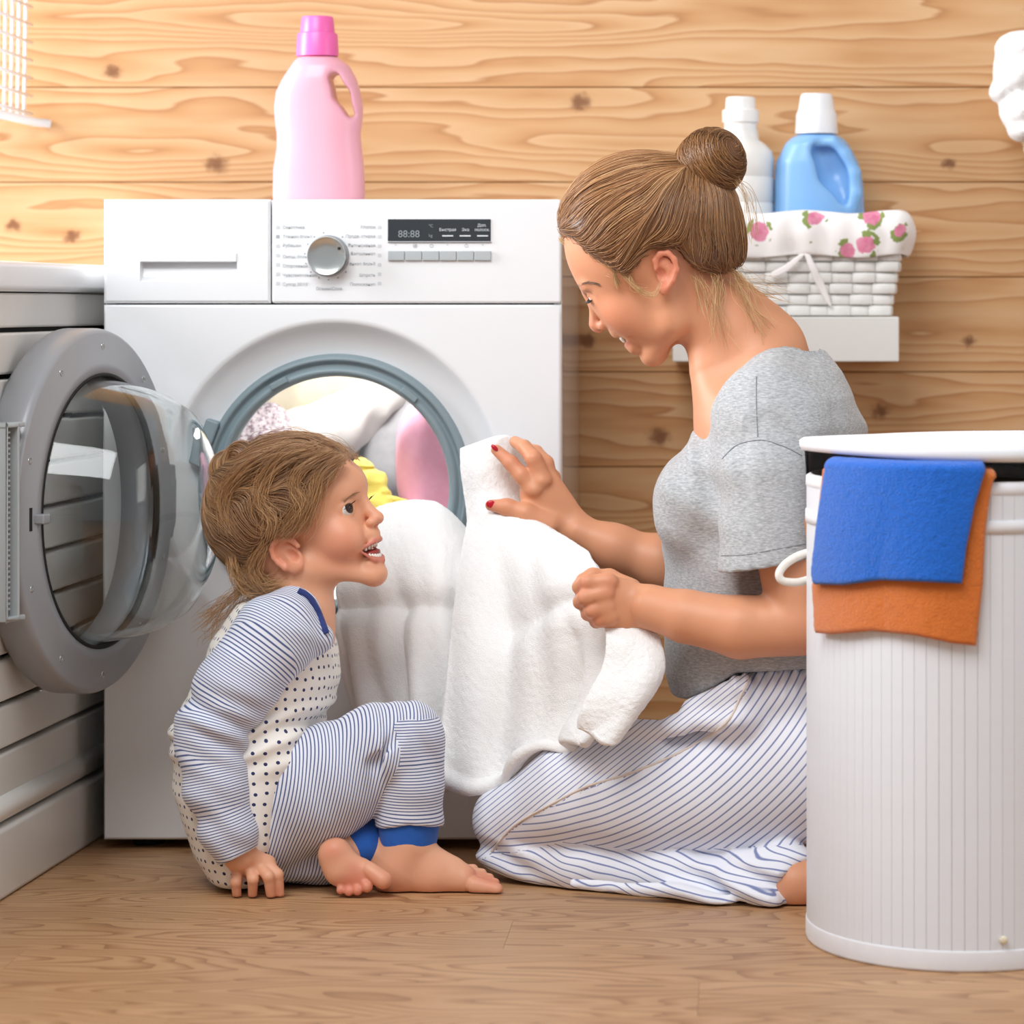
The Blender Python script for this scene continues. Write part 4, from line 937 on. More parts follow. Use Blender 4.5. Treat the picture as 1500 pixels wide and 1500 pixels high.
# skull, face, jaw
A(w.el(934, 349, 0, 110, 104, 84, 38), k=.01)
A(w.el(914, 436, 0, 46, 82, 57, 38), k=.014)
A(w.el(955, 520, 0, 17.5, 17, 17, 38), k=.009)
A(*w.rc2((986, 468, 42), (960, 514, 12), 18, 14), k=.016)
A(*w.rc2((978, 425, 50), (986, 468, 42), 18, 18), k=.022)
A(*w.el2(914, 455, 40, 27, 30, 22, 38), k=.012)
A(*w.el2(866, 415, 26, 13, 10, 24, 38), k=.009)
A(*w.el2(948, 452, 36, 40, 44, 22, 38), k=.016)
A(w.rc((862, 428, 0), (870.5, 448, 0), 8, 7.2), k=.008); A(w.rc((870.5, 448, 0), (871.5, 475, 0), 7.2, 9.5), k=.004); A(w.el(876.5, 480, 0, 9, 8.5, 8, 0), k=.003)
A(*w.el2(882.5, 477.5, 9.5, 8, 7, 6.5, -30), k=.004)
A(w.el(906, 483, 0, 13, 13, 22, 38), k=.006); A(w.el(931, 506, 0, 13, 14, 22, 38), k=.006)
uu = [(899.5, 486.5, 0), (906, 487, 12), (921, 493.5, 25)]; dd = [(919.5, 506, 0), (921.5, 504, 12), (923, 497, 25)]
lipU = [w.rc(uu[0], uu[1], 4.8, 4.2), w.rc(uu[1], uu[2], 4.2, 2.4), RC(w.p(*uu[0]), w.pm(*uu[1]), 4.8*kx, 4.2*kx), RC(w.pm(*uu[1]), w.pm(*uu[2]), 4.2*kx, 2.4*kx)]
lipL = [w.rc(dd[0], dd[1], 5, 4.6), w.rc(dd[1], dd[2], 4.6, 2.4), RC(w.p(*dd[0]), w.pm(*dd[1]), 5*kx, 4.6*kx), RC(w.pm(*dd[1]), w.pm(*dd[2]), 4.6*kx, 2.4*kx)]
# ear
earl = [(964, 396), (962, 383), (969, 373), (981, 372), (990, 381), (993, 396), (988, 411), (980, 422)]
ear_p = [w.el(977, 399, 76, 15, 24, 5, 8)]+[w.rc((*earl[i], 82), (*earl[i+1], 82), 4.2, 4.2) for i in range(len(earl)-1)]+[w.el(974, 425, 80, 8, 8, 5)]
A(*ear_p, k=.003); 
# neck, shoulders, torso
A(RC(Q(1022, 430, YF), Q(1080, 492, YF), .053, .053), k=.024); A(RC(Q(1080, 492, YF), Q(1118, 552, YF), .051, .060), k=.03)
A(EL(Q(1124, 615, YF), (.078, .13, .050)), k=.04)
A(RC(Q(1130, 500, YF), Q(1122, 612, -.395), .032, .030), k=.03); A(RC(Q(1138, 512, YF), Q(1160, 615, -.17), .030, .028), k=.02)
A(STK([(Q(0, y_, YF)[2], Q(a_, 0, YF)[0], Q(b_, 0, YF)[0], YF, h_) for y_, a_, b_, h_ in ((600, 1055, 1225, .11), (640, 1035, 1240, .125), (700, 1010, 1255, .13), (850, 1015, 1255, .115), (960, 1060, 1255, .09), (1080, 1100, 1260, .08))]), k=.04)
A(RC(Q(1040, 545, YF-.03), Q(1075, 640, YF-.05), .02, .04), k=.04)
# near arm
A(*chain([Q(1128, 615, -.42), Q(1150, 770, -.45), Q(1170, 905, -.46)], [.040, .041, .036]), k=.012)
A(*chain([Q(1172, 915, -.46), Q(1085, 919, -.46), Q(1005, 903, -.445), Q(955, 890, -.43)], [.037, .0365, .031, .0265]), k=.007)
# near hand (closed round the towel edge)
hY = -.425; H = lambda px, py, dy=0: Q(px, py, hY+dy)
kk = 1/SCL(hY)
A(RC(H(953, 890), H(900, 878, .0), 27*kk, 34*kk, (0, 1, 0), .55), k=.012); A(RC(H(915, 905), H(888, 905), 20*kk, 15*kk, (0, 1, 0), .7), k=.01)
hfing = [([(893, 853, -.008), (861, 853, -.010), (849, 860, .006), (862, 866, .022)], [13, 12, 10.5, 9]), ([(888, 869, -.012), (858, 875, -.014), (850, 882, .004), (864, 886, .022)], [13, 11.5, 10.5, 9]),
         ([(890, 887, -.010), (868, 894, -.012), (861, 899, .004), (874, 902, .02)], [12.5, 11, 10, 8.5]), ([(896, 903, -.006), (879, 908, -.006), (873, 911, .008), (884, 912, .02)], [11.5, 10, 9, 8])]
for pts, rr in hfing: A(*chain([H(*p) for p in pts], [r*kk for r in rr]), k=.0035)
A(*chain([H(925, 862, .012), H(893, 846, .022), H(868, 843, .018), H(853, 848, .012)], [15*kk, 12*kk, 10.5*kk, 8.5*kk]), k=.006)
for x_, y_ in ((889, 853), (885, 870), (888, 887), (893, 903)): A(EL(H(x_, y_, -.012), np.array([12, 8, 11])*kk), k=.008)
# far arm and hand
fY = -.125; G = lambda px, py, dy=0: Q(px, py, fY+dy); kf = 1/SCL(fY)
A(*chain([Q(1150, 615, -.16), Q(1090, 750, -.12), Q(1035, 846, -.13)], [.042, .037, .033]), k=.02)
A(*chain([Q(1035, 846, -.13), G(970, 824), G(900, 802), G(846, 779)], [.034, .032, .0265, .0215]), k=.02)
A(RC(G(842, 777), G(795, 722, .0), 26*kf, 34*kf, (0, 1, 0), .5), k=.012); A(RC(G(820, 772), G(778, 752), 22*kf, 16*kf, (0, 1, 0), .7), k=.01)
ff = [([(782, 716, -.008), (764, 696, -.010), (748, 678, -.006), (727, 659, .002)], [13.5, 12, 10.8, 8.2]), ([(795, 703, -.008), (782, 672, -.012), (768, 655, .004), (754, 647, .020)], [13.5, 12, 10.5, 8.5]),
      ([(807, 706, .004), (800, 678, .004), (785, 662, .022), (770, 655, .034)], [12.5, 11, 10, 8]), ([(815, 722, .012), (811, 698, .016), (797, 682, .030), (785, 676, .04)], [11, 9.5, 8.5, 7])]
for pts, rr in ff: A(*chain([G(*p) for p in pts], [r*kf for r in rr]), k=.0035)
A(*chain([G(806, 768, -.008), G(770, 752, -.014), G(743, 743, -.012), G(719, 740, -.008)], [18*kf, 13.5*kf, 11.5*kf, 8.5*kf]), k=.008)
for x_, y_ in ((784, 717), (795, 704)): A(EL(G(x_, y_, -.012), np.array([12, 12, 8])*kf), k=.008)
# legs (under the trousers) and bare foot
A(*chain([Q(1195, 1075, -.36), Q(940, 1150, -.33), Q(765, 1205, -.26)], [.07, .045, .03]), k=.01); A(*chain([Q(765, 1215, -.26), Q(950, 1275, -.35), Q(1120, 1290, -.40)], [.022, .018, .018]), k=.005)
A(*chain([Q(1120, 1290, -.40), Q(1165, 1295, -.42), Q(1215, 1290, -.42), Q(1270, 1300, -.40)], [.018, .031, .032, .022]), k=.01)
A(*chain([Q(1205, 1075, -.2), Q(950, 1150, -.17), Q(790, 1205, -.12)], [.07, .045, .03]), k=.01); A(*chain([Q(790, 1215, -.12), Q(960, 1255, -.2), Q(1130, 1262, -.25), Q(1220, 1262, -.26)], [.022, .018, .018, .028]), k=.005)
allp = [p for g, _ in prims for p in g]; lo, hi = fbox(allp, .012); lo[2] = max(lo[2], -.004)
FWm = Field(lo, hi, .0022)
for g, k in prims: FWm.u(*g, k=k)
# carve: ear bowl, eye socket, mouth gap, nostrils
FWm.cut(w.el(971.5, 403, 84, 7, 11, 9, 15), k=.002); FWm.cut(w.el(981, 389, 85, 4, 10, 6, 35), k=.002)
FWm.cut(*w.el2(866, 434, 30, 9, 6.5, 18, 38), k=.010)
eyec = w.pre(876, 433, 27); ER = 13.2
FWm.u(EL(w.w(*eyec, 27), np.full(3, (ER+1.8)*kx)), EL(w.w(*eyec, -27), np.full(3, (ER+1.8)*kx)), k=.003)
slitA = w.el(864, 440, 30, 9, 1.8, 15, 38+25); slitB = w.el(864, 440, 30, 9, 1.8, 15, 38+25); slitB.c = w.w(*w.pre(864, 440, 30), -30); e_ = np.sqrt(((slitB.M*slitB.r[:, None])**2).sum(0)); slitB.lo, slitB.hi = slitB.c-e_, slitB.c+e_
FWm.cut(slitA, slitB, k=.001)
FWm.cut(w.el(913, 497, 0, 15, 6.5, 23, 38), k=.002); FWm.u(*lipU, *lipL, k=.0025)
FWm.cut(*w.el2(880.5, 483, 6, 5, 2.2, 2.6, 25), k=.002)
FWm.cut(w.rc((924, 487, 38), (945, 512, 38), 1.4, 1.0), k=.007)
clip_floor(FWm)
v, q = FWm.surf(1)
nailF = EL(G(726, 656.5, -.0045), np.array([8, 4.5, 5])*kf); nailT = EL(G(719, 739, -.0145), np.array([8, 7, 4])*kf)
cols = paint(v, '#d99b76', [(w.el(905, 465, 52, 34, 30, 30), '#dd8a69', .03, .45), (w.el(870, 478, 0, 14, 12, 20), '#dd8f74', .015, .6)]+[(p, '#d4745c', .012, .7) for p in ear_p]+
    [(p, '#c4636a', .0035, .85) for p in lipU+lipL]+[(EL(H(x_, y_, -.012), np.full(3, .008)), '#d98a6c', .02, .6) for x_, y_ in ((855, 856), (853, 878), (865, 897), (876, 910), (889, 853), (885, 870))]+
    [(EL(G(x_, y_, -.01), np.full(3, .009)), '#d5866a', .02, .6) for x_, y_ in ((748, 678), (782, 672), (727, 659), (720, 740), (743, 743))]+
    [(w.rc((846, 421, 22), (862, 413, 44), 2.6, 1.5), '#5d4234', .003, .85), (w.el(913, 497, 0, 15, 6.5, 23, 38), '#7a2c2c', .003, .8), (RC(Q(1172, 930, -.46), Q(1180, 950, -.47), .03, .03), '#d28c6c', .03, .4)])
body_w = (v, q, cols)
M_NAIL = plain('red_nail_polish', '#c0102a', .15, .02)
for nm, c_, r_, n_ in (('fingernail', G(724.5, 656, -.006), (6.5, 3.4, 3.2), -42), ('fingernail', G(719, 738.5, -.0148), (7.2, 5.6, 2.4), -4)):
    a = math.radians(n_); e = EL(c_, np.array(r_)*kf, np.array([[math.cos(a), 0, math.sin(a)], [-math.sin(a), 0, math.cos(a)], [0, 1, 0]])); lo, hi = fbox([e], .003); Fn = Field(lo, hi, .0006).u(e, k=.0005); vv, qq = Fn.surf(1); ob(nm, mesh_np(nm, vv, qq), M_NAIL, WM)
for sgn in (1, -1): eyeball('eye', w.w(*eyec, 27*sgn), ER*kx, w.w(eyec[0]-60, eyec[1]-75, 27*sgn)-w.w(*eyec, 27*sgn), '#54606a', WM)
# teeth
b = MB(); T = []
for i in range(9):
    l_ = (i-4)*4.6; base = np.array(w.pre(907.5, 491.5, 0)); T.append(EL(w.w(base[0]+abs(i-4)**1.7*.75, base[1]-abs(i-4)**1.7*.35, l_), np.array([2.6, 5.5, 2.6])*kx, np.stack([math.cos(.66)*w.E[0]+math.sin(.66)*w.E[1], -math.sin(.66)*w.E[0]+math.cos(.66)*w.E[1], w.E[2]])))
lo, hi = fbox(T, .004); vv, qq = Field(lo, hi, .0007).u(*T, k=.0008).surf(1); ob('teeth', mesh_np('teeth', vv, qq), M_TEETH, WM)
brow(FWm, [Q(845, 421, YF), Q(850, 417.5, YF), Q(858, 414.5, YF), Q(868, 414, YF), Q(876, 417, YF)], 140, .0011, (0, 0, .2), .0002, '#86664f', WM)
# eyelashes
S = []
for i in range(26):
    u_ = i/25; a0 = np.array(w.pre(863.5+6*u_, 436.5+1.5*u_, 22+18*u_)); r0 = w.w(*a0, 22+18*u_); tip = w.w(a0[0]-8-3*math.sin(u_*3), a0[1]-6.5, 22+20*u_); mid = (r0+tip)/2+kx*2.2*w.E[1]*-1; S.append(catmull([r0, mid, tip], 6))
strands_mesh('eyelashes', np.array(S), np.full(26, .00038), np.tile(lin('#1c1210'), (26, 1)), WM)
# ---- hair
cap = [w.el(936, 344, 0, 122, 119, 95, 38)]
cap_f = [w.el(1030, 350, 0, 68, 52, 70, -45), w.el(995, 320, 0, 85, 75, 82, 30)]
lo, hi = fbox(cap+cap_f, .02); FH = Field(lo, hi, .0032).u(*cap, k=.01).u(*cap_f, k=.03)
hl = POLY([(760, 343), (812, 349), (838, 358), (868, 385), (890, 398), (906, 408), (922, 414), (936, 402), (948, 384), (962, 370), (990, 369), (1002, 386), (1018, 402), (1050, 410), (1085, 404), (1180, 420), (1180, 640), (760, 640)], YF); FH.cut(hl, k=.006); taper(FH, hl, .011, .022)
vc, qc = FH.surf(2)
hair = emptyo('hair', (0, 0, 0)); hair.parent = WM; hair.location = -Vector(WM.location)
WT = ['#80502b', '#9c683c', '#bd8855', '#dfb480', '#663c1e', '#a87244']
me_ = mesh_np('hair_cap', vc, qc); nz = smooth_noise(vc*np.array([1, 1, 1]), 60, 4)[:, None]*.5+.5; vcol(me_, 'Col', np.array(lin('#5e3b1e'))*(1-nz*.6)+np.array(lin('#83572f'))*nz*.6); ob('hair_cap', me_, M_HAIR, hair)
bunb = w.p(1008, 262, 0); bunc = w.p(1043, 240, 0)
wv_ = None
def to_bun(p, k):
    d = bunb-p; return d/np.maximum(np.linalg.norm(d, axis=1, keepdims=True), 1e-9)+.26*np.stack([smooth_noise(p, 40, 1), smooth_noise(p, 40, 2), smooth_noise(p, 40, 3)], 1)+wv_*np.array([[.3, -.2, .5]])
n_ = 6000; roots = pts_on(vc, FH, n_); hg = rng.uniform(.0002, .0038, n_)**1.0; wv_ = rng.normal(0, .16, (n_, 1))
S = trace(FH, roots, to_bun, 16, .0086, hg)
dist = np.linalg.norm(S-bunb, axis=2); near = np.minimum.accumulate(dist, axis=1) < .022
for j in range(1, S.shape[1]): S[near[:, j-1], j] = S[near[:, j-1], j-1]*.9+bunb*.1
strands_mesh('hair_strands', S, rng.uniform(.00022, .00043, n_), hair_cols(n_, WT), hair)['kind'] = 'stuff'
# bun
bp = [EL(bunc, np.array([46, 47, 47])*kx), EL(w.p(1018, 252, 0), np.array([26, 34, 36])*kx)]
lo, hi = fbox(bp, .015); FBn = Field(lo, hi, .0025).u(*bp, k=.012); vb, qb = FBn.surf(1); me_ = mesh_np('hair_bun', vb, qb); vcol(me_, 'Col', np.tile(lin('#6a4222'), (len(vb), 1))); bo = ob('hair_bun', me_, M_HAIR, hair)
ax_b = (bunc-bunb)/np.linalg.norm(bunc-bunb)
def swirl(p, k):
    r = p-bunc; d = np.cross(ax_b[None, :]*.8+np.array([[.15, -.5, .25]]), r); return d/np.maximum(np.linalg.norm(d, axis=1, keepdims=True), 1e-9)+.28*ax_b*np.sin(k*.5+p[:, :1]*90)
n_ = 1300; S = trace(FBn, pts_on(vb, FBn, n_), swirl, 13, .0052, rng.uniform(.0003, .0045, n_)); strands_mesh('bun_strands', S, rng.uniform(.0002, .0004, n_), hair_cols(n_, ['#7b4f2a', '#8f5f35', '#a87747', '#5b3719', '#b98550']), hair)['kind'] = 'stuff'
# loose wisps at nape, temple and outline
S = []
def wisp(pts, n, spread, m=14):
    for _ in range(n):
        o_ = rng.normal(0, spread, 3); pp = np.array([np.array(p)+o_*(.3+.9*i/len(pts))+rng.normal(0, spread*.45, 3) for i, p in enumerate(pts)]); S.append(catmull(pp, m))
L_ = lambda x, y, l: w.p(x, y, l)
wisp([L_(1070, 395, 20), L_(1090, 412, 22), L_(1118, 426, 20), L_(1148, 436, 16)], 22, .008)
wisp([L_(1050, 405, 40), L_(1052, 430, 52), L_(1050, 462, 58), L_(1058, 500, 60)], 34, .011)
wisp([L_(1075, 405, 25), L_(1090, 430, 35), L_(1105, 462, 42), L_(1120, 490, 44)], 34, .011)
wisp([L_(1020, 402, 55), L_(1030, 425, 58), L_(1040, 450, 60)], 22, .009)
wisp([L_(905, 372, 70), L_(902, 385, 74), L_(903, 402, 76), L_(908, 420, 74)], 45, .0018)
wisp([L_(908, 395, 74), L_(925, 414, 78), L_(945, 430, 80), L_(962, 432, 82), L_(970, 412, 84)], 14, .0022)
wisp([L_(925, 400, 76), L_(932, 420, 79), L_(950, 428, 80)], 20, .003)
wisp([L_(822, 350, 10), L_(850, 372, 40), L_(885, 392, 62), L_(905, 398, 72)], 60, .003)
wisp([L_(870, 225, 0), L_(905, 206, 0), L_(950, 203, 0), L_(995, 225, 0)], 0, .004); wisp([L_(822, 330, 0), L_(835, 285, 0), L_(860, 245, 0)], 0, .003)
wisp([L_(1075, 265, 20), L_(1092, 285, 20), L_(1100, 320, 20), L_(1102, 350, 20)], 16, .005)
n_ = len(S); strands_mesh('loose_strands', np.array(S), rng.uniform(.00016, .00032, n_), hair_cols(n_, ['#c79a66', '#d9b27c', '#a87747', '#e2c08e']), hair)['kind'] = 'stuff'

# ---- grey t-shirt
M_TEE = heather('grey_heather')
rows = [(520, 1160, 1212, .03), (545, 1090, 1234, .10), (580, 1052, 1252, .150), (620, 1024, 1264, .172), (680, 984, 1277, .175), (720, 972, 1284, .172), (760, 967, 1287, .168), (800, 969, 1287, .160), (860, 976, 1284, .152), (940, 973, 1280, .150), (985, 974, 1276, .15), (1012, 982, 1272, .15), (1030, 1000, 1262, .14)]
tee = STK([(Q(0, y_, YF)[2], Q(a_, 0, YF)[0], Q(b_, 0, YF)[0], YF, h_) for y_, a_, b_, h_ in rows])
slv = chain([Q(1128, 612, -.405), Q(1124, 700, -.445), Q(1121, 850, -.465)], [.054, .055, .0565])
lo, hi = fbox([tee]+slv, .03); FT = Field(lo, hi, .0031).u(tee, k=.002)
FT.u(*[EL(Q(1008, 742, -.36), (.042, .055, .055)), EL(Q(1010, 735, -.22), (.045, .055, .055))], k=.03)
FT.u(RC(Q(1150, 540, -.30), Q(1120, 600, -.40), .04, .055), k=.04)
FSl = Field(lo, hi, .0031).u(*slv, k=.004)
FSl.cut(PL(Q(1118, 828.5, -.465), (-.16, 0, 1), lo, hi), k=.002)
FSl.cut(RC(Q(1123, 800, -.462), Q(1121, 900, -.467), .044, .0515), k=.004)
h_ = np.maximum(.03-np.abs(FT.d-FSl.d), 0)/.03; top = np.clip((FT.ax[2]-Q(0, 760, -.45)[2])/.10, 0, 1)[None, None, :]; kk_ = .004+.026*top; h_ = np.maximum(kk_-np.abs(FT.d-FSl.d), 0)/kk_
FT.d = (np.minimum(FT.d, FSl.d)-h_*h_*kk_/4).astype(np.float32)
def teefold(p):
    x = (p[:, 0]-Q(1100, 0, -.4)[0]); z = p[:, 2]
    f = .0055*np.sin((z*1.0+x*.55)*95+2*smooth_noise(p, 12, 5))*np.clip(smooth_noise(p, 9, 6)+.25, 0, 1)
    f += .0035*np.sin((x*1.4+z*.25)*120+1.5*smooth_noise(p, 14, 8))*np.clip(smooth_noise(p, 8, 9)+.2, 0, 1)
    return f*np.clip((Q(0, 570, -.4)[2]-p[:, 2])/.04, 0, 1)
FT.disp(teefold, .03)
FT.cut(RC(Q(1123, 812, -.462), Q(1121, 900, -.467), .046, .0515), k=.003)
FT.cut(RC(Q(1000, 778, -.44), Q(1045, 790, -.45), .006, .003), RC(Q(1180, 560, -.40), Q(1218, 640, -.40), .004, .004), k=.012)
FT.cut(RC(Q(985, 1010, -.44), Q(1075, 965, -.46), .008, .003), k=.014)
FT.cut(EL(Q(1103, 566, YF), np.array([.098, .082, .058]), np.array([[math.cos(.61), 0, math.sin(.61)], [0, 1, 0], [-math.sin(.61), 0, math.cos(.61)]])), k=.003)
FT.cut(EL(Q(1170, 505, YF), (.028, .055, .028)), k=.003)
FT.cut(POLY([(960, 1040), (1005, 1031), (1040, 1010), (1078, 984), (1110, 981), (1300, 974), (1320, 1100), (960, 1100)], -.4), k=.004)
v, q = FT.surf(1); tee_o = ob('t_shirt', mesh_np('t_shirt', v, q), M_TEE, WM); tee_o['label'] = 'heather grey short-sleeved t-shirt'
M_SEAM = plain('grey_seam', '#84868a', .9)
ob('sleeve_hem_seam', MB().tube([tuple(p) for p in on_field(FT, [Q(1057, 814, -.48), Q(1090, 813, -.52), Q(1130, 806, -.53), Q(1180, 797, -.51)], .0002)], .0007, 5).me('sleeve_hem_seam'), M_SEAM, tee_o)
ob('shoulder_seam', MB().tube([tuple(p) for p in on_field(FT, [Q(1058, 672, -.46), Q(1080, 652, -.47), Q(1115, 645, -.48), Q(1150, 655, -.47), Q(1175, 668, -.45)], .0003)], .0008, 5).me('shoulder_seam'), M_SEAM, tee_o)
ob('shoulder_seam', MB().tube([tuple(p) for p in on_field(FT, [Q(1108, 552, -.36), Q(1108, 590, -.45), Q(1110, 640, -.48)], .0003)], .0008, 5).me('shoulder_seam'), M_SEAM, tee_o)

# ---- striped pyjama trousers
M_PJ = stripe_mat('blue_striped_cotton', '#eef0f8', '#7a86b2', .20)
nearleg = chain([Q(748, 1200, -.26), Q(843, 1163, -.30), Q(935, 1155, -.33), Q(1055, 1150, -.345), Q(1190, 1108, -.35)], [.0455, .063, .077, .082, .108])
shin = chain([Q(742, 1240, -.255), Q(850, 1268, -.31), Q(1000, 1286, -.375), Q(1135, 1296, -.41)], [.035, .034, .033, .031])
far = chain([Q(775, 1200, -.13), Q(950, 1150, -.17), Q(1200, 1105, -.20)], [.05, .072, .100])+chain([Q(775, 1235, -.12), Q(1000, 1262, -.22), Q(1140, 1268, -.27)], [.034, .035, .034])
extra = [RC(Q(990, 1058, -.40), Q(1078, 1056, -.44), .012, .010), RC(Q(1012, 1040, -.40), Q(1085, 1008, -.43), .012, .016), RC(Q(930, 1070, -.37), Q(1000, 1066, -.41), .012, .010), EL(Q(1145, 1010, -.36), (.070, .078, .044)), EL(Q(1088, 1040, -.375), (.045, .07, .045)), RC(Q(840, 1294, -.39), Q(1128, 1320, -.455), .006, .012), RC(Q(1090, 1290, -.41), Q(1150, 1280, -.41), .034, .040)]
lo, hi = fbox(nearleg+shin+far+extra, .025); lo[2] = -.006; FP = Field(lo, hi, .0036).u(*nearleg, k=.02).u(*far, k=.02)
FP.u(*shin, k=.006).u(*extra, k=.012)
def pjfold(p):
    x, z = p[:, 0]-Q(673, 0, -.4)[0], p[:, 2]-Q(0, 719, -.4)[2]; r = np.hypot(x, z); th_ = np.arctan2(z, x)
    low = np.clip((Q(0, 1238, -.4)[2]-p[:, 2])/.03, 0, 1)
    f = .0022*np.sin(th_*34+r*30+2.5*smooth_noise(p, 10, 3))*np.clip(smooth_noise(p, 9, 4)+.3, 0, 1)
    f += .0065*low*np.sin(p[:, 0]*60+p[:, 2]*190+2*smooth_noise(p, 16, 7))*np.clip(smooth_noise(p, 12, 2)+.4, 0, 1)
    waist = np.clip((p[:, 2]-Q(0, 1030, -.4)[2])/.04, 0, 1)*np.clip((p[:, 0]-Q(1050, 0, -.4)[0])/.03, 0, 1)
    f += .0035*waist*np.sin(p[:, 0]*420+1.5*smooth_noise(p, 30, 1))
    return f
FP.disp(pjfold, .025)
FP.cut(RC(Q(716, 1256, -.31), Q(828, 1236, -.36), .003, .004), RC(Q(828, 1236, -.365), Q(958, 1250, -.41), .004, .005), RC(Q(958, 1250, -.41), Q(1200, 1236, -.45), .005, .006), k=.014)
FP.cut(POLY([(1050, 978), (1090, 971), (1260, 958), (1260, 900), (900, 900), (900, 1000)], -.4), k=.004)
FP.cut(RC(Q(820, 1175, -.40), Q(905, 1190, -.43), .002, .003), RC(Q(850, 1130, -.38), Q(960, 1150, -.43), .002, .002), k=.012)
FP.cut(RC(Q(1172, 1300, -.46), Q(1215, 1288, -.44), .026, .032), k=.006)
clip_floor(FP, .002)
v, q = FP.surf(1)
# stripes: arcs sweeping from the waist along the thigh; a second panel above the side seam; shin panel below the crease
cx_, cz_ = Q(673, 719, -.4)[[0, 2]]; r = np.hypot(v[:, 0]-cx_, v[:, 2]-cz_); per = 11.0/SCL(-.42)
sea = [(700, 1262), (720, 1248), (750, 1212), (800, 1182), (860, 1152), (925, 1132), (1000, 1100), (1062, 1060), (1085, 1020), (1104, 982)]
ipx = VX+v[:, 0]*FPX/(DCAM+v[:, 1]); ipy = VY+(HCAM-v[:, 2])*FPX/(DCAM+v[:, 1]); up = ipy < np.interp(ipx, [a for a, b in sea], [b for a, b in sea])
ph = r/per; d2 = np.array([math.cos(math.radians(128)), math.sin(math.radians(128))]); ph2 = (v[:, 0]*d2[0]+v[:, 2]*d2[1])/(per*.66)+v[:, 1]*18
lowm = ipy > np.interp(ipx, (700, 716, 828, 958, 1200), (1262, 1258, 1235, 1249, 1237))
ph3 = ((v[:, 2]*.97+v[:, 0]*.24)+.006*smooth_noise(v, 30, 2))/(per*.95)
phase = np.where(up, ph2, ph); phase = np.where(lowm, ph3, phase)
# split at the seams so that no face mixes two panels
lab = np.where(lowm, 2, np.where(up, 1, 0)); ql = lab[q]; same = (ql == ql[:, :1]).all(1); vv = [v]; pp = [phase]; qn = [q[same]]; mixed = q[~same]; tgt = ql[~same].max(1)
for L in (1, 2):
    mq = mixed[tgt == L]; ids, inv = np.unique(mq.ravel(), return_inverse=True); base = sum(len(x) for x in vv); vv.append(v[ids]); pp.append((ph2 if L == 1 else ph3)[ids]); qn.append(inv.reshape(-1, 4)+base)
me_ = mesh_np('pyjama_trousers', np.concatenate(vv), np.concatenate(qn)); vfloat(me_, 'phase', np.concatenate(pp)); pj = ob('pyjama_trousers', me_, M_PJ, WM); pj['label'] = 'white pyjama trousers with thin blue stripes'
ob('side_seam', MB().tube([tuple(p) for p in on_field(FP, [Q(a, b, -.42) for a, b in sea[1:]], .0004, 90)], .0017, 6).me('side_seam'), plain('cream_seam', '#e6d9cf', .9), pj)
v, q, cols = thin_hidden(*body_w, [FT, FP], .009); me_ = mesh_np('body', v, q); vcol(me_, 'Col', cols); ob('body', me_, M_SKIN, WM)

# ================================================================== CHILD
YC = -.29
CH = thing('person', 'laughing small child in striped pyjamas sitting barefoot on the floor', 'person', P(400, 1290, -.30)*np.array([1, 1, 0]))
c = Fr(500, 770, YC, (-.25, .97), math.radians(15))
if (.97*c.E[0]+.25*c.E[1])[1] > 0: c = Fr(500, 770, YC, (-.25, .97), math.radians(-15))
kc_ = c.k; prims = []
A = lambda *p, k=.012: prims.append((p, k))
AC = 14.5          # tilt of the face axis in the picture
A(c.el(432, 732, 0, 100, 84, 74, AC), k=.01)
A(c.el(496, 714, 0, 41, 38, 50, AC), k=.014); A(c.el(396, 806, 0, 48, 54, 62, AC), k=.012)
A(c.el(488, 782, 0, 56, 66, 55, AC), k=.014)
A(c.el(551, 839, 0, 16, 15.5, 17, AC), k=.009)
A(*c.rc2((456, 826, 44), (545, 842, 8), 17, 12), k=.014)
A(*c.el2(502, 786, 35, 30, 29, 25, AC), k=.012); A(*c.el2(518, 788, 31, 17, 19, 15, AC), k=.008)
A(c.rc((531, 729, 0), (545, 749, 0), 8, 7), k=.007); A(c.rc((543, 748, 0), (554, 757.5, 0), 8, 9.8), k=.004); A(*c.el2(546, 763.5, 11, 8.5, 6.8, 7, 20), k=.003)
A(c.el(541, 783, 0, 17, 15, 20, AC), k=.006); A(c.el(546, 824, 0, 17, 12, 19, AC), k=.006)
lu = [(556, 788.5, 0), (550, 791, 13), (532.5, 802.5, 28)]; ll = [(560.5, 819.5, 0), (552, 818.5, 14), (533, 806.5, 28)]
lipU = [c.rc(lu[0], lu[1], 4.2, 3.8), c.rc(lu[1], lu[2], 3.8, 2.0), RC(c.p(*lu[0]), c.pm(*lu[1]), 4.2*kc_, 3.8*kc_), RC(c.pm(*lu[1]), c.pm(*lu[2]), 3.8*kc_, 2.0*kc_)]
lipL = [c.rc(ll[0], ll[1], 4.6, 4.2), c.rc(ll[1], ll[2], 4.2, 2.0), RC(c.p(*ll[0]), c.pm(*ll[1]), 4.6*kc_, 4.2*kc_), RC(c.pm(*ll[1]), c.pm(*ll[2]), 4.2*kc_, 2.0*kc_)]
earl = [(443, 796), (436, 789), (425, 785.5), (413, 787), (406, 794), (404, 803), (407, 813), (414, 821), (423, 828)]
ear_p = [c.el(428, 808, 66, 24, 16, 5, -35)]+[c.rc((*earl[i], 71), (*earl[i+1], 71), 4, 4) for i in range(len(earl)-1)]+[c.el(438, 825, 70, 11, 9, 5, 10)]
A(*ear_p, k=.003)
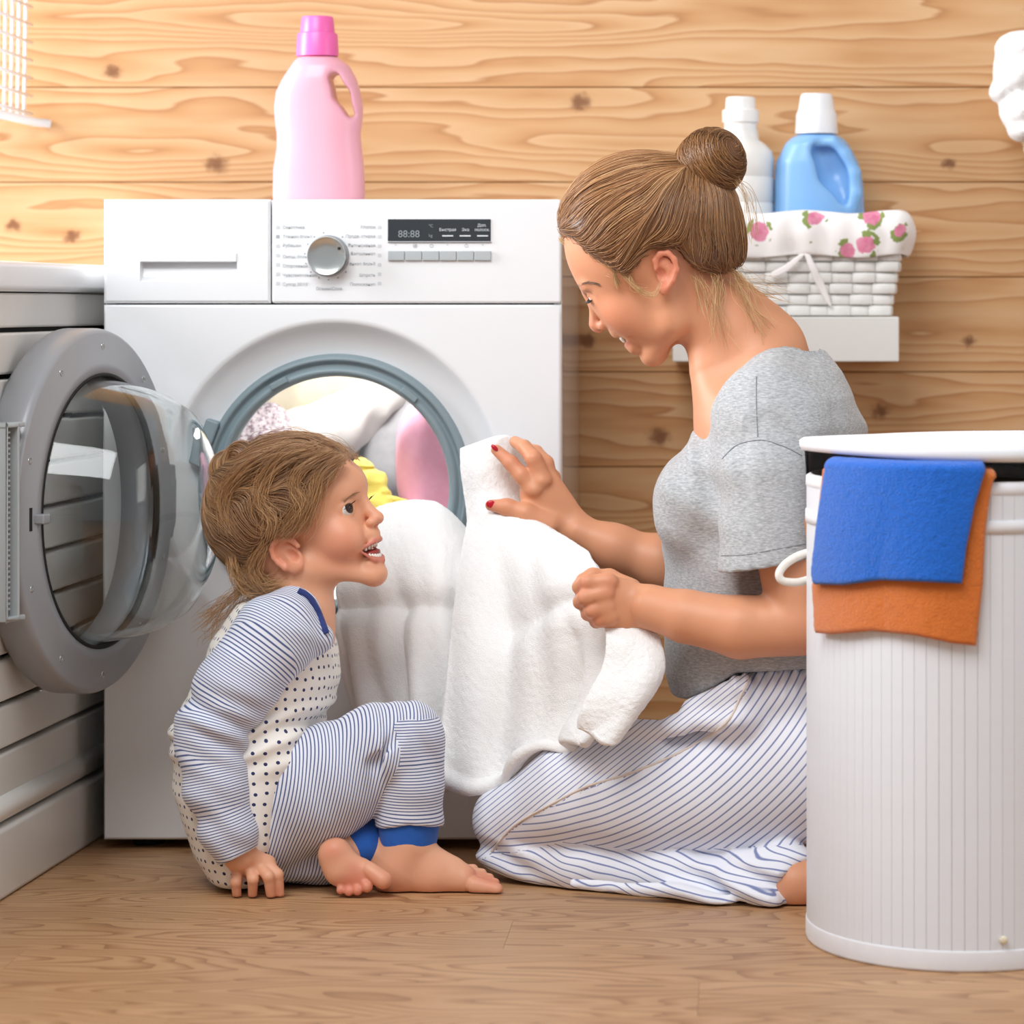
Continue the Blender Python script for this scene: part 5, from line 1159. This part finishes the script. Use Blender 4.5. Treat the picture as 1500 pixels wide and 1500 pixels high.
# neck and trunk
A(RC(Q(450, 835, YC), Q(430, 915, YC), .036, .041), k=.02); A(RC(Q(430, 915, YC), Q(410, 960, YC), .042, .06), k=.03)
A(STK([(Q(0, y_, YC)[2], Q(a_, 0, YC)[0], Q(b_, 0, YC)[0], -.275, h_) for y_, a_, b_, h_ in ((900, 350, 470, .06), (950, 320, 480, .085), (1000, 300, 482, .09), (1100, 268, 438, .095), (1200, 285, 415, .095), (1270, 310, 400, .085))]), k=.03)
# near arm and hand
A(*chain([Q(405, 925, -.355), Q(345, 1000, -.375), Q(310, 1075, -.38), Q(335, 1200, -.385), Q(352, 1252, -.382)], [.036, .034, .030, .026, .0215]), k=.01)
A(*chain([Q(430, 930, -.20), Q(420, 1030, -.17), Q(440, 1100, -.20)], [.034, .03, .025]), k=.01)
cY = -.375; H2 = lambda px, py, dy=0: Q(px, py, cY+dy); k2 = 1/SCL(cY)
A(RC(H2(353, 1252), H2(372, 1268), 23*k2, 24*k2, (.1, 1, .4), .62), k=.01); A(RC(H2(352, 1266), H2(392, 1265), 14*k2, 13*k2), k=.008)
for pts in ([(349, 1271, -.004), (345.5, 1292, -.016), (347, 1310.5, -.010)], [(365, 1272, -.008), (370.5, 1288, -.022), (370, 1310.5, -.012)], [(381, 1271, -.008), (393, 1284, -.022), (397, 1314, -.014)], [(393, 1266, -.004), (407, 1281, -.012), (410, 1309, -.008)]):
    A(*chain([H2(*p) for p in pts], [8.6*k2, 8.0*k2, 6.8*k2]), k=.003)
A(*chain([H2(372, 1262, .012), H2(392, 1285, .016), H2(398, 1303, .012)], [9*k2, 8*k2, 7*k2]), k=.005)
# legs and feet
A(*chain([Q(390, 1220, -.30), Q(480, 1150, -.32), Q(592, 1085, -.335)], [.05, .05, .036]), k=.02); A(*chain([Q(592, 1085, -.335), Q(603, 1160, -.335), Q(597, 1235, -.33)], [.036, .034, .028]), k=.01)
A(*chain([Q(390, 1240, -.24), Q(540, 1215, -.20), Q(560, 1235, -.25), Q(520, 1245, -.32)], [.04, .03, .026, .024]), k=.02)
fY = -.335; J = lambda px, py, dy=0: Q(px, py, fY+dy); k3 = 1/SCL(fY)
A(*chain([J(597, 1235), J(583, 1270), J(572, 1286)], [.029, .027, .020]), k=.012); A(*chain([J(578, 1280), J(630, 1281), J(678, 1287, -.004)], [.022, .0225, .0175]), k=.012); A(RC(J(600, 1250), J(660, 1270), .024, .013), k=.015)
for pts, rr in (([(680, 1275, .012), (693, 1273, .016)], (9, 7.6)), ([(688, 1279, .008), (706, 1279, .012)], (9, 7.2)), ([(694, 1284, .002), (717, 1286, .006)], (9, 7)), ([(698, 1289, -.004), (725, 1293, 0)], (9, 7)), ([(695, 1296, -.014), (727, 1303, -.018)], (13, 10.2))):
    A(*chain([J(*p) for p in pts], [r*k3 for r in rr]), k=.0016)
sY = -.375; K = lambda px, py, dy=0: Q(px, py, sY+dy); k4 = 1/SCL(sY)
A(RC(K(491, 1252), K(500, 1272), 24*k4, 23*k4, (0, 1, 0), .75), k=.012); A(RC(K(500, 1272), K(524, 1282), 24*k4, 27*k4, (0, 1, 0), .6), k=.012); A(RC(K(492, 1250, .02), K(540, 1244, .05), 20*k4, 22*k4), k=.02)
for pts, rr in (([(503, 1290, -.002), (499, 1304, -.008)], (6.5, 6.6)), ([(513, 1293, -.004), (511, 1306, -.010)], (6.8, 7)), ([(523, 1292, -.004), (523.5, 1304.5, -.012)], (7.2, 7.4)), ([(531, 1287, -.004), (537.5, 1299, -.012)], (8, 8.6)), ([(540, 1274, -.004), (561, 1289, -.012)], (12.5, 13.5))):
    A(*chain([K(*p) for p in pts], [r*k4 for r in rr]), k=.0016)
allp = [p for g, _ in prims for p in g]; lo, hi = fbox(allp, .012); lo[2] = -.004
FC = Field(lo, hi, .0017)
for g, k in prims: FC.u(*g, k=k)
FC.cut(c.el(434, 809, 74, 12, 7, 9, -30), k=.002); FC.cut(c.el(418, 799, 75, 4, 9, 5.5, -50), k=.002)
FC.cut(*c.el2(526, 741, 29, 3.5, 7, 11, AC), k=.008)
eyec = c.pre(508, 743.5, 30); ER = 13.4
FC.u(EL(c.w(*eyec, 30), np.full(3, (ER+1.5)*kc_)), EL(c.w(*eyec, -30), np.full(3, (ER+1.5)*kc_)), k=.0025)
eo = c.el(517.5, 742.5, 40, 12, 8.2, 15, AC+26); eo2 = c.el(517.5, 742.5, 40, 12, 8.2, 15, AC+26); eo2.c = c.w(*c.pre(517.5, 742.5, 40), -40); e_ = np.sqrt(((eo2.M*eo2.r[:, None])**2).sum(0)); eo2.lo, eo2.hi = eo2.c-e_, eo2.c+e_
FC.cut(eo, eo2, k=.0012)
mouth = c.el(553.5, 804.5, 0, 22, 11.5, 25, AC-14); FC.cut(mouth, k=.003); FC.u(*lipU, *lipL, k=.0022)
FC.cut(*c.el2(550, 768.5, 5, 3.6, 2.0, 2.6, 25), k=.0015)
clip_floor(FC)
v, q = FC.surf(1)
cols = paint(v, '#e6ad8b', [(c.el(503, 795, 50, 36, 36, 30), '#e59478', .03, .55), (c.el(553, 760, 0, 12, 10, 14), '#e4957c', .012, .6), (c.el(550, 842, 0, 18, 16, 18), '#e59c80', .02, .5)]+[(p, '#dd8468', .012, .7) for p in ear_p]+
    [(mouth, '#6e1f1c', .004, .9)]+[(p, '#c2555c', .003, .9) for p in lipU+lipL]+[(c.rc((508, 730, 42), (526, 721, 24), 2.2, 2.4), '#b58360', .004, .6)]+
    [(EL(K(x_, y_, -.012), np.full(3, .012)), '#d97f66', .02, .6) for x_, y_ in ((500, 1303), (511, 1304), (523, 1302), (537, 1298), (560, 1290), (488, 1244), (520, 1278))]+[(EL(J(x_, y_, -.012), np.full(3, .012)), '#d97f66', .02, .6) for x_, y_ in ((726, 1300), (702, 1277), (715, 1284), (575, 1295))]+
    [(EL(H2(x_, y_, -.012), np.full(3, .009)), '#d98a6c', .02, .6) for x_, y_ in ((347, 1308), (370, 1308), (397, 1310), (410, 1306))])
body_c = (v, q, cols)
for sgn in (1, -1): eyeball('eye', c.w(*eyec, 30*sgn), ER*kc_, c.w(eyec[0]+60, eyec[1]+20, 30*sgn+22)-c.w(*eyec, 30*sgn), '#3a2518', CH, 1.25)
for row_, (ax0, ay0, bend) in (('upper_teeth', (551.5, 795.5, .62)), ('lower_teeth', (557, 813, .55))):
    T = []; base = np.array(c.pre(ax0, ay0, 0))
    for i in range(9):
        l_ = (i-4)*4.9; T.append(EL(c.w(base[0]-abs(i-4)**1.6*bend*1.5, base[1]-abs(i-4)**1.6*bend*(.9 if row_[0] == 'u' else -.4), l_), np.array([2.4, 3.8, 2.5])*kc_, np.stack([math.cos(.25)*c.E[0]+math.sin(.25)*c.E[1], -math.sin(.25)*c.E[0]+math.cos(.25)*c.E[1], c.E[2]])))
    lo, hi = fbox(T, .004); vv, qq = Field(lo, hi, .0006).u(*T, k=.0006).surf(1); ob(row_, mesh_np(row_, vv, qq), M_TEETH, CH)
brow(FC, [Q(526, 722, YC), Q(519, 724, YC), Q(512, 728, YC), Q(506, 733, YC)], 70, .0009, (0, 0, .3), .0002, '#a57a55', CH, .005)
lo, hi = fbox([c.el(545, 809, 0, 13, 5, 17, AC)], .004); vv, qq = Field(lo, hi, .001).u(c.el(545, 809, 0, 13, 5, 17, AC), k=.001).surf(1); ob('tongue', mesh_np('tongue', vv, qq), plain('tongue_red', '#a8423f', .35), CH)
S = []
for sg in (1, -1):
    for i in range(20):
        u_ = i/19; a0 = np.array(c.pre(509+13*u_, 743.5-10*u_, 46-8*u_)); l0 = (46-8*u_)*sg; r0 = c.w(*a0, l0); tip = c.w(a0[0]+5.5, a0[1]+4.5, l0+2*sg); S.append(catmull([r0, (r0+tip)/2-kc_*1.4*c.E[1], tip], 6))
strands_mesh('eyelashes', np.array(S), np.full(len(S), .0003), np.tile(lin('#2a1b14'), (len(S), 1)), CH)
# ---- hair
cap = [c.el(424, 733, 0, 110, 94, 88, AC), c.el(375, 770, 0, 70, 78, 78, 40), c.el(352, 742, 0, 46, 62, 62, 0)]
lo, hi = fbox(cap, .02); FH = Field(lo, hi, .0028).u(*cap, k=.02)
hl = POLY([(560, 655), (532, 668), (522, 682), (505, 700), (488, 716), (474, 730), (466, 745), (460, 762), (452, 778), (444, 786), (424, 780), (402, 786), (396, 802), (402, 822), (420, 838), (428, 852), (418, 866), (360, 872), (360, 960), (640, 960), (640, 655)], YC); FH.cut(hl, k=.006); taper(FH, hl, .010, .02)
vc, qc = FH.surf(2)
hair = emptyo('hair', (0, 0, 0)); hair.parent = CH; hair.location = -Vector(CH.location)
CT = ['#85562f', '#a8764a', '#c59868', '#633d20', '#b68556', '#dcb486']
me_ = mesh_np('hair_cap', vc, qc); nz = smooth_noise(vc, 60, 4)[:, None]*.5+.5; vcol(me_, 'Col', np.array(lin('#5f3c20'))*(1-nz)+np.array(lin('#7d5230'))*nz); ob('hair_cap', me_, M_HAIR, hair)
tie = c.p(322, 705, 0); fdir = c.E[0]; udir = c.E[1]
def cflow(p, k):
    d = tie-p; d /= np.maximum(np.linalg.norm(d, axis=1, keepdims=True), 1e-9); loc = c.img(p)
    curl = np.stack([smooth_noise(p, 38, 1), smooth_noise(p, 38, 2), smooth_noise(p, 38, 3)], 1)
    front = np.clip((loc[:, :1]-(-50))/50, 0, 1)
    low = np.clip((-loc[:, 1:2]-10)/50, 0, 1)
    return d*(1-.55*low)+front*(-.55*udir-.15*fdir)+low*(-.35*udir-.25*fdir)+.75*curl
n_ = 5600; roots = pts_on(vc, FH, n_); S = trace(FH, roots, cflow, 13, .0068, rng.uniform(.0003, .0055, n_)); strands_mesh('hair_strands', S, rng.uniform(.0002, .00038, n_), hair_cols(n_, CT), hair)['kind'] = 'stuff'
# curl locks on top of the temple, wisps, tail behind the neck
S = []
Lc_ = lambda x, y, l: c.p(x, y, l)
def lock(pts, n, spread, m=14, wav=0):
    base = catmull([np.array(p) for p in pts], m)
    for _ in range(n):
        o_ = rng.normal(0, spread, 3); t_ = np.linspace(0, 1, m)[:, None]; ph_ = rng.uniform(0, 6)
        S.append(base+o_*(.5+.9*t_)+catmull(rng.normal(0, spread*.75, (5, 3)), m)+wav*np.sin(t_*rng.uniform(6, 11)+ph_)*np.array([[.4, -.6, .7]]))
lock([Lc_(505, 668, 55), Lc_(478, 690, 70), Lc_(470, 720, 76), Lc_(458, 750, 78), Lc_(446, 772, 76)], 160, .0042, wav=.0016)
lock([Lc_(490, 662, 60), Lc_(452, 682, 76), Lc_(440, 712, 82), Lc_(452, 735, 84), Lc_(436, 762, 82), Lc_(415, 778, 80)], 190, .0042, wav=.002)
lock([Lc_(470, 655, 60), Lc_(425, 668, 78), Lc_(398, 700, 86), Lc_(392, 732, 90), Lc_(410, 752, 90), Lc_(402, 780, 86)], 190, .0048, wav=.002)
lock([Lc_(430, 652, 55), Lc_(385, 672, 74), Lc_(350, 700, 78), Lc_(335, 735, 76), Lc_(345, 772, 78)], 160, .005, wav=.002)
lock([Lc_(508, 668, 35), Lc_(498, 682, 52), Lc_(484, 702, 62), Lc_(470, 722, 68)], 80, .003, wav=.0012)
lock([Lc_(395, 795, 74), Lc_(375, 830, 76), Lc_(392, 856, 70), Lc_(420, 850, 62)], 110, .0045, wav=.002)
lock([Lc_(345, 800, 60), Lc_(350, 840, 66), Lc_(372, 862, 62), Lc_(405, 862, 58)], 110, .005, wav=.002)
lock([Lc_(372, 850, 60), Lc_(345, 872, 62), Lc_(322, 890, 62), Lc_(296, 908, 60)], 60, .005, wav=.002); lock([Lc_(360, 855, 55), Lc_(335, 890, 58), Lc_(312, 920, 58), Lc_(300, 935, 58)], 24, .005, wav=.003)
lock([Lc_(470, 646, 0), Lc_(430, 636, 0), Lc_(380, 645, 0), Lc_(340, 668, 0)], 40, .004, wav=.003); lock([Lc_(525, 672, 10), Lc_(505, 655, 10), Lc_(470, 644, 10)], 30, .003, wav=.002)
lock([Lc_(320, 690, 20), Lc_(308, 720, 25), Lc_(312, 770, 25), Lc_(322, 815, 25)], 50, .004, wav=.003)
n_ = len(S); strands_mesh('loose_curls', np.array(S), rng.uniform(.00016, .00032, n_), hair_cols(n_, ['#a8764a', '#c59868', '#85562f', '#dcb486', '#c99c68']), hair)['kind'] = 'stuff'
bp = [EL(c.p(330, 690, 0), np.array([26, 28, 26])*kc_), EL(c.p(350, 668, 10), np.array([18, 16, 18])*kc_)]
lo, hi = fbox(bp, .012); FBn = Field(lo, hi, .0025).u(*bp, k=.01); vb, qb = FBn.surf(1); me_ = mesh_np('hair_bun', vb, qb); vcol(me_, 'Col', np.tile(lin('#714a28'), (len(vb), 1))); ob('hair_bun', me_, M_HAIR, hair)
bcen = c.p(330, 690, 0)
def sw2(p, k): d = np.cross(np.array([[.3, -.8, .4]]), p-bcen); return d/np.maximum(np.linalg.norm(d, axis=1, keepdims=True), 1e-9)
n_ = 600; S2 = trace(FBn, pts_on(vb, FBn, n_), sw2, 14, .0035, rng.uniform(.0003, .004, n_)); strands_mesh('bun_strands', S2, rng.uniform(.0002, .0004, n_), hair_cols(n_, CT), hair)['kind'] = 'stuff'

# ---- pyjama top: dotted trunk, striped sleeve
M_DOT = dot_mat('star_dotted_jersey', '#efebe4', '#27305e'); M_SS = stripe_mat('navy_striped_jersey', '#e4e7f1', '#4a5b8c', .34)
rows = [(868, 378, 440, .03), (885, 346, 468, .062), (910, 324, 483, .085), (950, 305, 493, .10), (990, 289, 497, .106), (1030, 268, 488, .11), (1060, 254, 470, .112), (1085, 248, 452, .114), (1150, 253, 436, .114), (1200, 264, 424, .114), (1250, 285, 420, .11), (1290, 312, 405, .10)]
top = STK([(Q(0, y_, YC)[2], Q(a_, 0, YC)[0], Q(b_, 0, YC)[0], -.275, h_) for y_, a_, b_, h_ in rows])
lo, hi = fbox([top], .02); lo[2] = -.004; FD = Field(lo, hi, .0028).u(top, k=.002).u(RC(Q(400, 1110, -.36), Q(372, 1225, -.365), .035, .02), k=.03)
def topfold(p):
    z = p[:, 2]; x = p[:, 0]; mid = np.exp(-((z-Q(0, 1075, -.35)[2])/.035)**2)
    return .0042*mid*np.sin((z-x*.35)*230+2*smooth_noise(p, 20, 3))+.003*np.sin((z*1+x*.6)*90+2*smooth_noise(p, 14, 6))*np.clip(smooth_noise(p, 10, 2)+.2, 0, 1)
FD.disp(topfold, .025)
FD.cut(RC(Q(462, 800, YC), Q(432, 905, YC), .045, .0465), k=.004); FD.cut(EL(Q(447, 895, YC), (.043, .055, .030), np.array([[.7, 0, -.7], [0, 1, 0], [.7, 0, .7]])), k=.004); clip_floor(FD, .002)
v, q = FD.surf(1); th_ = np.arctan2(v[:, 0]-Q(385, 0, -.3)[0], -(v[:, 1]+.275)); me_ = mesh_np('pyjama_top', v, q)
a_ = me_.attributes.new('uvw', 'FLOAT_VECTOR', 'POINT'); per = .0125; uv = np.stack([(th_*.105)/per+.5*0, v[:, 2]/per+.35*th_, np.zeros(len(v))], 1); a_.data.foreach_set('vector', uv.astype(np.float32).ravel())
pt = ob('pyjama_top', me_, M_DOT, CH); pt['label'] = 'cream pyjama top with small navy dots'
def rings(v, pts, per):
    """axial stripe phase along a limb polyline, blended by distance"""
    pts = [np.asarray(p) for p in pts]; L = 0; best = np.full(len(v), 9.); ph = np.zeros(len(v)); wsum = np.zeros(len(v)); acc = np.zeros(len(v))
    for a, b in zip(pts[:-1], pts[1:]):
        d = b-a; l = np.linalg.norm(d); t = ((v-a)@d)/l; tc = np.clip(t, -.03, l+.03); dist = np.linalg.norm(v-(a+np.outer(np.clip(t, 0, l), d/l)), axis=1); wgt = np.exp(-(dist/.012))+1e-9; acc += wgt*(L+tc); wsum += wgt; L += l
    return acc/wsum/per
sp = [Q(432, 898, -.33), Q(405, 930, -.36), Q(350, 1000, -.378), Q(308, 1075, -.382), Q(316, 1150, -.39), Q(334, 1215, -.39), Q(352, 1266, -.385)]
sr = [.032, .050, .0475, .0425, .0375, .032, .0275]
sl = chain(sp, sr)+[RC(Q(420, 905, -.33), Q(462, 935, -.345), .036, .022)]; lo, hi = fbox(sl, .02); FS = Field(lo, hi, .0026).u(*sl, k=.012)
def slfold(p):
    el_ = np.exp(-(np.linalg.norm(p-Q(325, 1062, -.41), axis=1)/.045)**2); z = p[:, 2]; x = p[:, 0]
    return .0048*el_*np.sin((z*.9+x*.5)*210+1.5*smooth_noise(p, 20, 4))+.0030*np.sin((z+x*.35)*125+2.2*smooth_noise(p, 18, 5))*np.clip(smooth_noise(p, 12, 7)+.35, 0, 1)
FS.disp(slfold, .025)
FS.cut(RC(Q(462, 800, YC), Q(432, 905, YC), .045, .0465), k=.004)
cd = Q(378, 1240, -.385)-Q(320, 1268, -.385); FS.cut(PL(Q(349, 1253, -.385), (-cd[2], 0, cd[0]), lo, hi), k=.002)
FS.cut(RC(Q(347, 1245, -.385), Q(353, 1275, -.385), .021, .0235), k=.002)
v, q = FS.surf(1); me_ = mesh_np('sleeve', v, q); vfloat(me_, 'phase', rings(v, sp, 4.35/SCL(-.4))+.25*smooth_noise(v, 30, 2)); slo = ob('sleeve', me_, M_SS, pt)
M_NAVY = cloth('navy_rib', '#2a3a78', '#22306a')
class Both:
    lo = np.minimum(FS.lo, FD.lo)
    @staticmethod
    def sample(p): return np.minimum(np.minimum(FS.sample(p), FD.sample(p)), FC.sample(p))
ob('collar', MB().tube([tuple(p) for p in on_field(Both, [Q(437, 865, -.33), Q(452, 874, -.33), Q(463, 890, -.33), Q(471, 908, -.33), Q(478, 928, -.33)], .0015, 40)], .0040, 8).me('collar'), M_NAVY, pt)
# ---- pyjama trousers
pl_near = chain([Q(378, 1215, -.31), Q(470, 1150, -.33), Q(555, 1098, -.335), Q(594, 1080, -.335)], [.062, .070, .054, .045]); pl_shin = chain([Q(596, 1082, -.335), Q(602, 1150, -.335), Q(600, 1205, -.332), Q(599, 1238, -.33)], [.044, .0415, .0395, .0395])
pl_far = chain([Q(395, 1245, -.25), Q(470, 1262, -.28), Q(545, 1222, -.27)], [.045, .032, .034])+[RC(Q(400, 1262, -.31), Q(480, 1265, -.31), .025, .02)]
lo, hi = fbox(pl_near+pl_shin+pl_far, .02); lo[2] = -.004; FN = Field(lo, hi, .0027).u(*pl_near, k=.015).u(*pl_far, k=.01).u(*pl_shin, k=.006)
def cpf(p):
    kn = np.exp(-(np.linalg.norm(p-Q(585, 1070, -.37), axis=1)/.05)**2); z = p[:, 2]; x = p[:, 0]
    return .0028*kn*np.sin((z*.5+x)*190+1.5*smooth_noise(p, 20, 4))+.0032*np.sin((z*.6+x)*85+2.5*smooth_noise(p, 14, 5))*np.clip(smooth_noise(p, 12, 7)+.3, 0, 1)
FN.disp(cpf, .025)
FN.cut(RC(Q(580, 1075, -.385), Q(548, 1120, -.385), .003, .005), RC(Q(548, 1120, -.385), Q(553, 1190, -.385), .005, .006), k=.012)
FN.cut(POLY([(530, 1218), (556, 1216), (600, 1207), (645, 1214), (670, 1222), (670, 1300), (530, 1300)], -.36, -.45, -.27), k=.003); FN.cut(RC(Q(599, 1190, -.33), Q(598, 1260, -.33), .032, .036), k=.003); clip_floor(FN, .002)
v, q = FN.surf(1); me_ = mesh_np('pyjama_trousers', v, q); per = 4.5/SCL(-.4)
d1 = np.array([math.cos(math.radians(-10)), math.sin(math.radians(-10))]); pth = (v[:, 0]*d1[0]+v[:, 2]*d1[1]+.35*v[:, 1])/(per*1.12); psh = rings(v, [Q(600, 1050, -.335), Q(602, 1150, -.335), Q(599, 1240, -.33)], per)
iss = (np.min([pr.f(v[:, 0], v[:, 1], v[:, 2]) for pr in pl_shin], 0) < np.min([pr.f(v[:, 0], v[:, 1], v[:, 2]) for pr in pl_near+pl_far], 0)+.002) & (v[:, 2] < Q(0, 1055, -.36)[2])
lab = iss.astype(int); ql = lab[q]; same = (ql == ql[:, :1]).all(1); mq = q[~same]; ids, inv = np.unique(mq.ravel(), return_inverse=True)
me_ = mesh_np('pyjama_trousers', np.concatenate([v, v[ids]]), np.concatenate([q[same], inv.reshape(-1, 4)+len(v)])); vfloat(me_, 'phase', np.concatenate([np.where(iss, psh, pth), psh[ids]])+.0)
cpo = ob('pyjama_trousers', me_, M_SS, CH)
M_CUFF = cloth('royal_blue_rib', '#1f62bf', '#1a55aa')
for pts, rr, cut_ in (([Q(599, 1205, -.33), Q(597, 1248, -.33)], [.0375, .034], ((550, 1262), (642, 1250))), ([Q(548, 1228, -.30), Q(530, 1240, -.33)], [.030, .026], None)):
    pr = chain(pts, rr); lo, hi = fbox(pr, .01); Fq = Field(lo, hi, .0025).u(*pr, k=.003)
    if cut_:
        a, b_ = Q(*cut_[0], -.33), Q(*cut_[1], -.33); d = b_-a; Fq.cut(PL(a, (-d[2], 0, d[0]), lo, hi), k=.002); Fq.cut(RC(Q(598, 1235, -.33), Q(595, 1275, -.33), .0285, .030), k=.002)
    vv, qq = Fq.surf(1); ob('ankle_cuff', mesh_np('ankle_cuff', vv, qq), M_CUFF, cpo)['label'] = 'royal blue ankle cuff'
v, q, cols = thin_hidden(*body_c, [FD, FS, FN], .008); me_ = mesh_np('body', v, q); vcol(me_, 'Col', cols); ob('body', me_, M_SKIN, CH)

# ================================================================== large white towel drawn out of the drum
def grid_disp(g, fn):
    n = np.cross(np.gradient(g, axis=0), np.gradient(g, axis=1)); n /= np.maximum(np.linalg.norm(n, axis=2, keepdims=True), 1e-9); R, C, _ = g.shape
    U, V_ = np.meshgrid(np.linspace(0, 1, C), np.linspace(0, 1, R)); return g+n*fn(U, V_)[..., None]
TW = thing('bath_towel', 'large white terry towel hanging from the drum to the woman\'s hands', 'towel', P(700, 1100, -.2)*np.array([1, 1, 0]))
def rowp(*pts): return [P(*p) for p in pts]
rowsA = [rowp((520, 760, .16), (560, 752, .16), (610, 748, .16), (665, 770, .16)), rowp((520, 775, .06), (570, 745, .05), (630, 742, .05), (678, 785, .06)),
         rowp((512, 800, -.02), (570, 772, -.035), (635, 748, -.03), (690, 790, -.02)), rowp((498, 840, -.05), (560, 826, -.08), (630, 810, -.09), (695, 820, -.07)),
         rowp((486, 890, -.07), (560, 880, -.10), (628, 866, -.13), (700, 860, -.12)), rowp((490, 940, -.08), (560, 940, -.12), (630, 935, -.15), (705, 930, -.15)),
         rowp((500, 990, -.08), (565, 1000, -.12), (635, 1005, -.16), (708, 1000, -.17)), rowp((515, 1040, -.08), (575, 1060, -.12), (640, 1072, -.16), (710, 1070, -.18)),
         rowp((540, 1090, -.08), (590, 1115, -.12), (645, 1135, -.16), (715, 1130, -.18)), rowp((575, 1120, -.08), (610, 1140, -.12), (650, 1160, -.16), (720, 1150, -.18))]
g = loft_rows(rowsA, 190, 110)
g = grid_disp(g, lambda U, V: .010*np.sin(U*17+V*4+1.0)*np.clip((V-.3)*3, 0, 1)+.006*np.sin(U*31-V*6)*np.clip((V-.3)*3, 0, 1)-.016*np.exp(-((V-.44-.06*U)/.035)**2))
v, q = sheet(g, .012, .0008, 1); ob('hanging_fold', mesh_np('hanging_fold', v, q), M_TWHITE, TW)
rowsB = [rowp((677, 656, -.050), (700, 648, -.075), (722, 640, -.085), (744, 638, -.08), (760, 655, -.06), (768, 675, -.05)),
         rowp((678, 690, -.055), (700, 685, -.085), (725, 685, -.092), (748, 690, -.085), (764, 705, -.065), (772, 725, -.055)),
         rowp((684, 730, -.06), (706, 728, -.09), (730, 732, -.10), (752, 742, -.10), (772, 755, -.10), (790, 770, -.10)),
         rowp((688, 765, -.07), (715, 760, -.12), (750, 770, -.15), (790, 783, -.18), (832, 800, -.24), (870, 822, -.33)),
         rowp((684, 810, -.10), (720, 815, -.16), (760, 825, -.20), (800, 832, -.24), (840, 840, -.31), (876, 852, -.385)),
         rowp((676, 870, -.14), (720, 885, -.20), (765, 900, -.24), (812, 895, -.28), (858, 890, -.35), (905, 905, -.405)),
         rowp((668, 930, -.17), (715, 955, -.235), (765, 965, -.27), (820, 950, -.30), (885, 930, -.37), (950, 922, -.405)),
         rowp((660, 990, -.19), (708, 1020, -.25), (765, 1025, -.275), (825, 1005, -.305), (885, 985, -.38), (938, 975, -.41)),
         rowp((652, 1050, -.20), (700, 1085, -.255), (760, 1080, -.275), (825, 1050, -.31), (868, 1035, -.385), (902, 1035, -.42)),
         rowp((645, 1105, -.21), (695, 1135, -.26), (760, 1120, -.28), (815, 1085, -.32), (842, 1066, -.39), (866, 1068, -.42)),
         rowp((640, 1148, -.21), (690, 1162, -.26), (755, 1140, -.285), (812, 1100, -.33), (832, 1085, -.395), (846, 1082, -.42))]
g = loft_rows(rowsB, 215, 165)
def foldB(U, V):
    m = np.clip((V-.30)*4, 0, 1)
    f = .014*np.sin(U*9.5+2.2*V+.6)*m+.006*np.sin(U*23-3*V)*m*np.clip(1.2-U, 0, 1)
    f += -.026*np.exp(-((U-.70+.16*(V-.6))/.035)**2)*np.clip((V-.5)*5, 0, 1)+.012*np.exp(-((V-.965)/.03)**2)*np.clip((.7-U)*4, 0, 1)-.010*np.exp(-((V-.46-.10*(1-U))/.03)**2)*np.clip((U-.15)*4, 0, 1)
    return f
g = grid_disp(g, foldB); v, q = sheet(g, .012, .0008, 3); ob('held_fold', mesh_np('held_fold', v, q), M_TWHITE, TW)

rowsC = [rowp((882, 900, -.40), (905, 905, -.412), (935, 912, -.418), (960, 920, -.412)), rowp((890, 935, -.425), (915, 942, -.440), (945, 945, -.442), (969, 948, -.430)), rowp((884, 975, -.435), (912, 985, -.452), (945, 985, -.454), (970, 980, -.440)),
         rowp((866, 1015, -.442), (896, 1028, -.460), (930, 1026, -.462), (957, 1014, -.450)), rowp((850, 1048, -.447), (878, 1062, -.462), (910, 1058, -.464), (936, 1044, -.455)), rowp((844, 1066, -.447), (866, 1079, -.460), (890, 1090, -.462), (914, 1066, -.455))]
g = loft_rows(rowsC, 120, 80); g = grid_disp(g, lambda U, V: .005*np.sin(U*8+V*3)*V+.002*np.sin(V*11+U*4))
v, q = sheet(g, .010, .0008, 7); ob('corner_flap', mesh_np('corner_flap', v, q), M_TWHITE, TW)
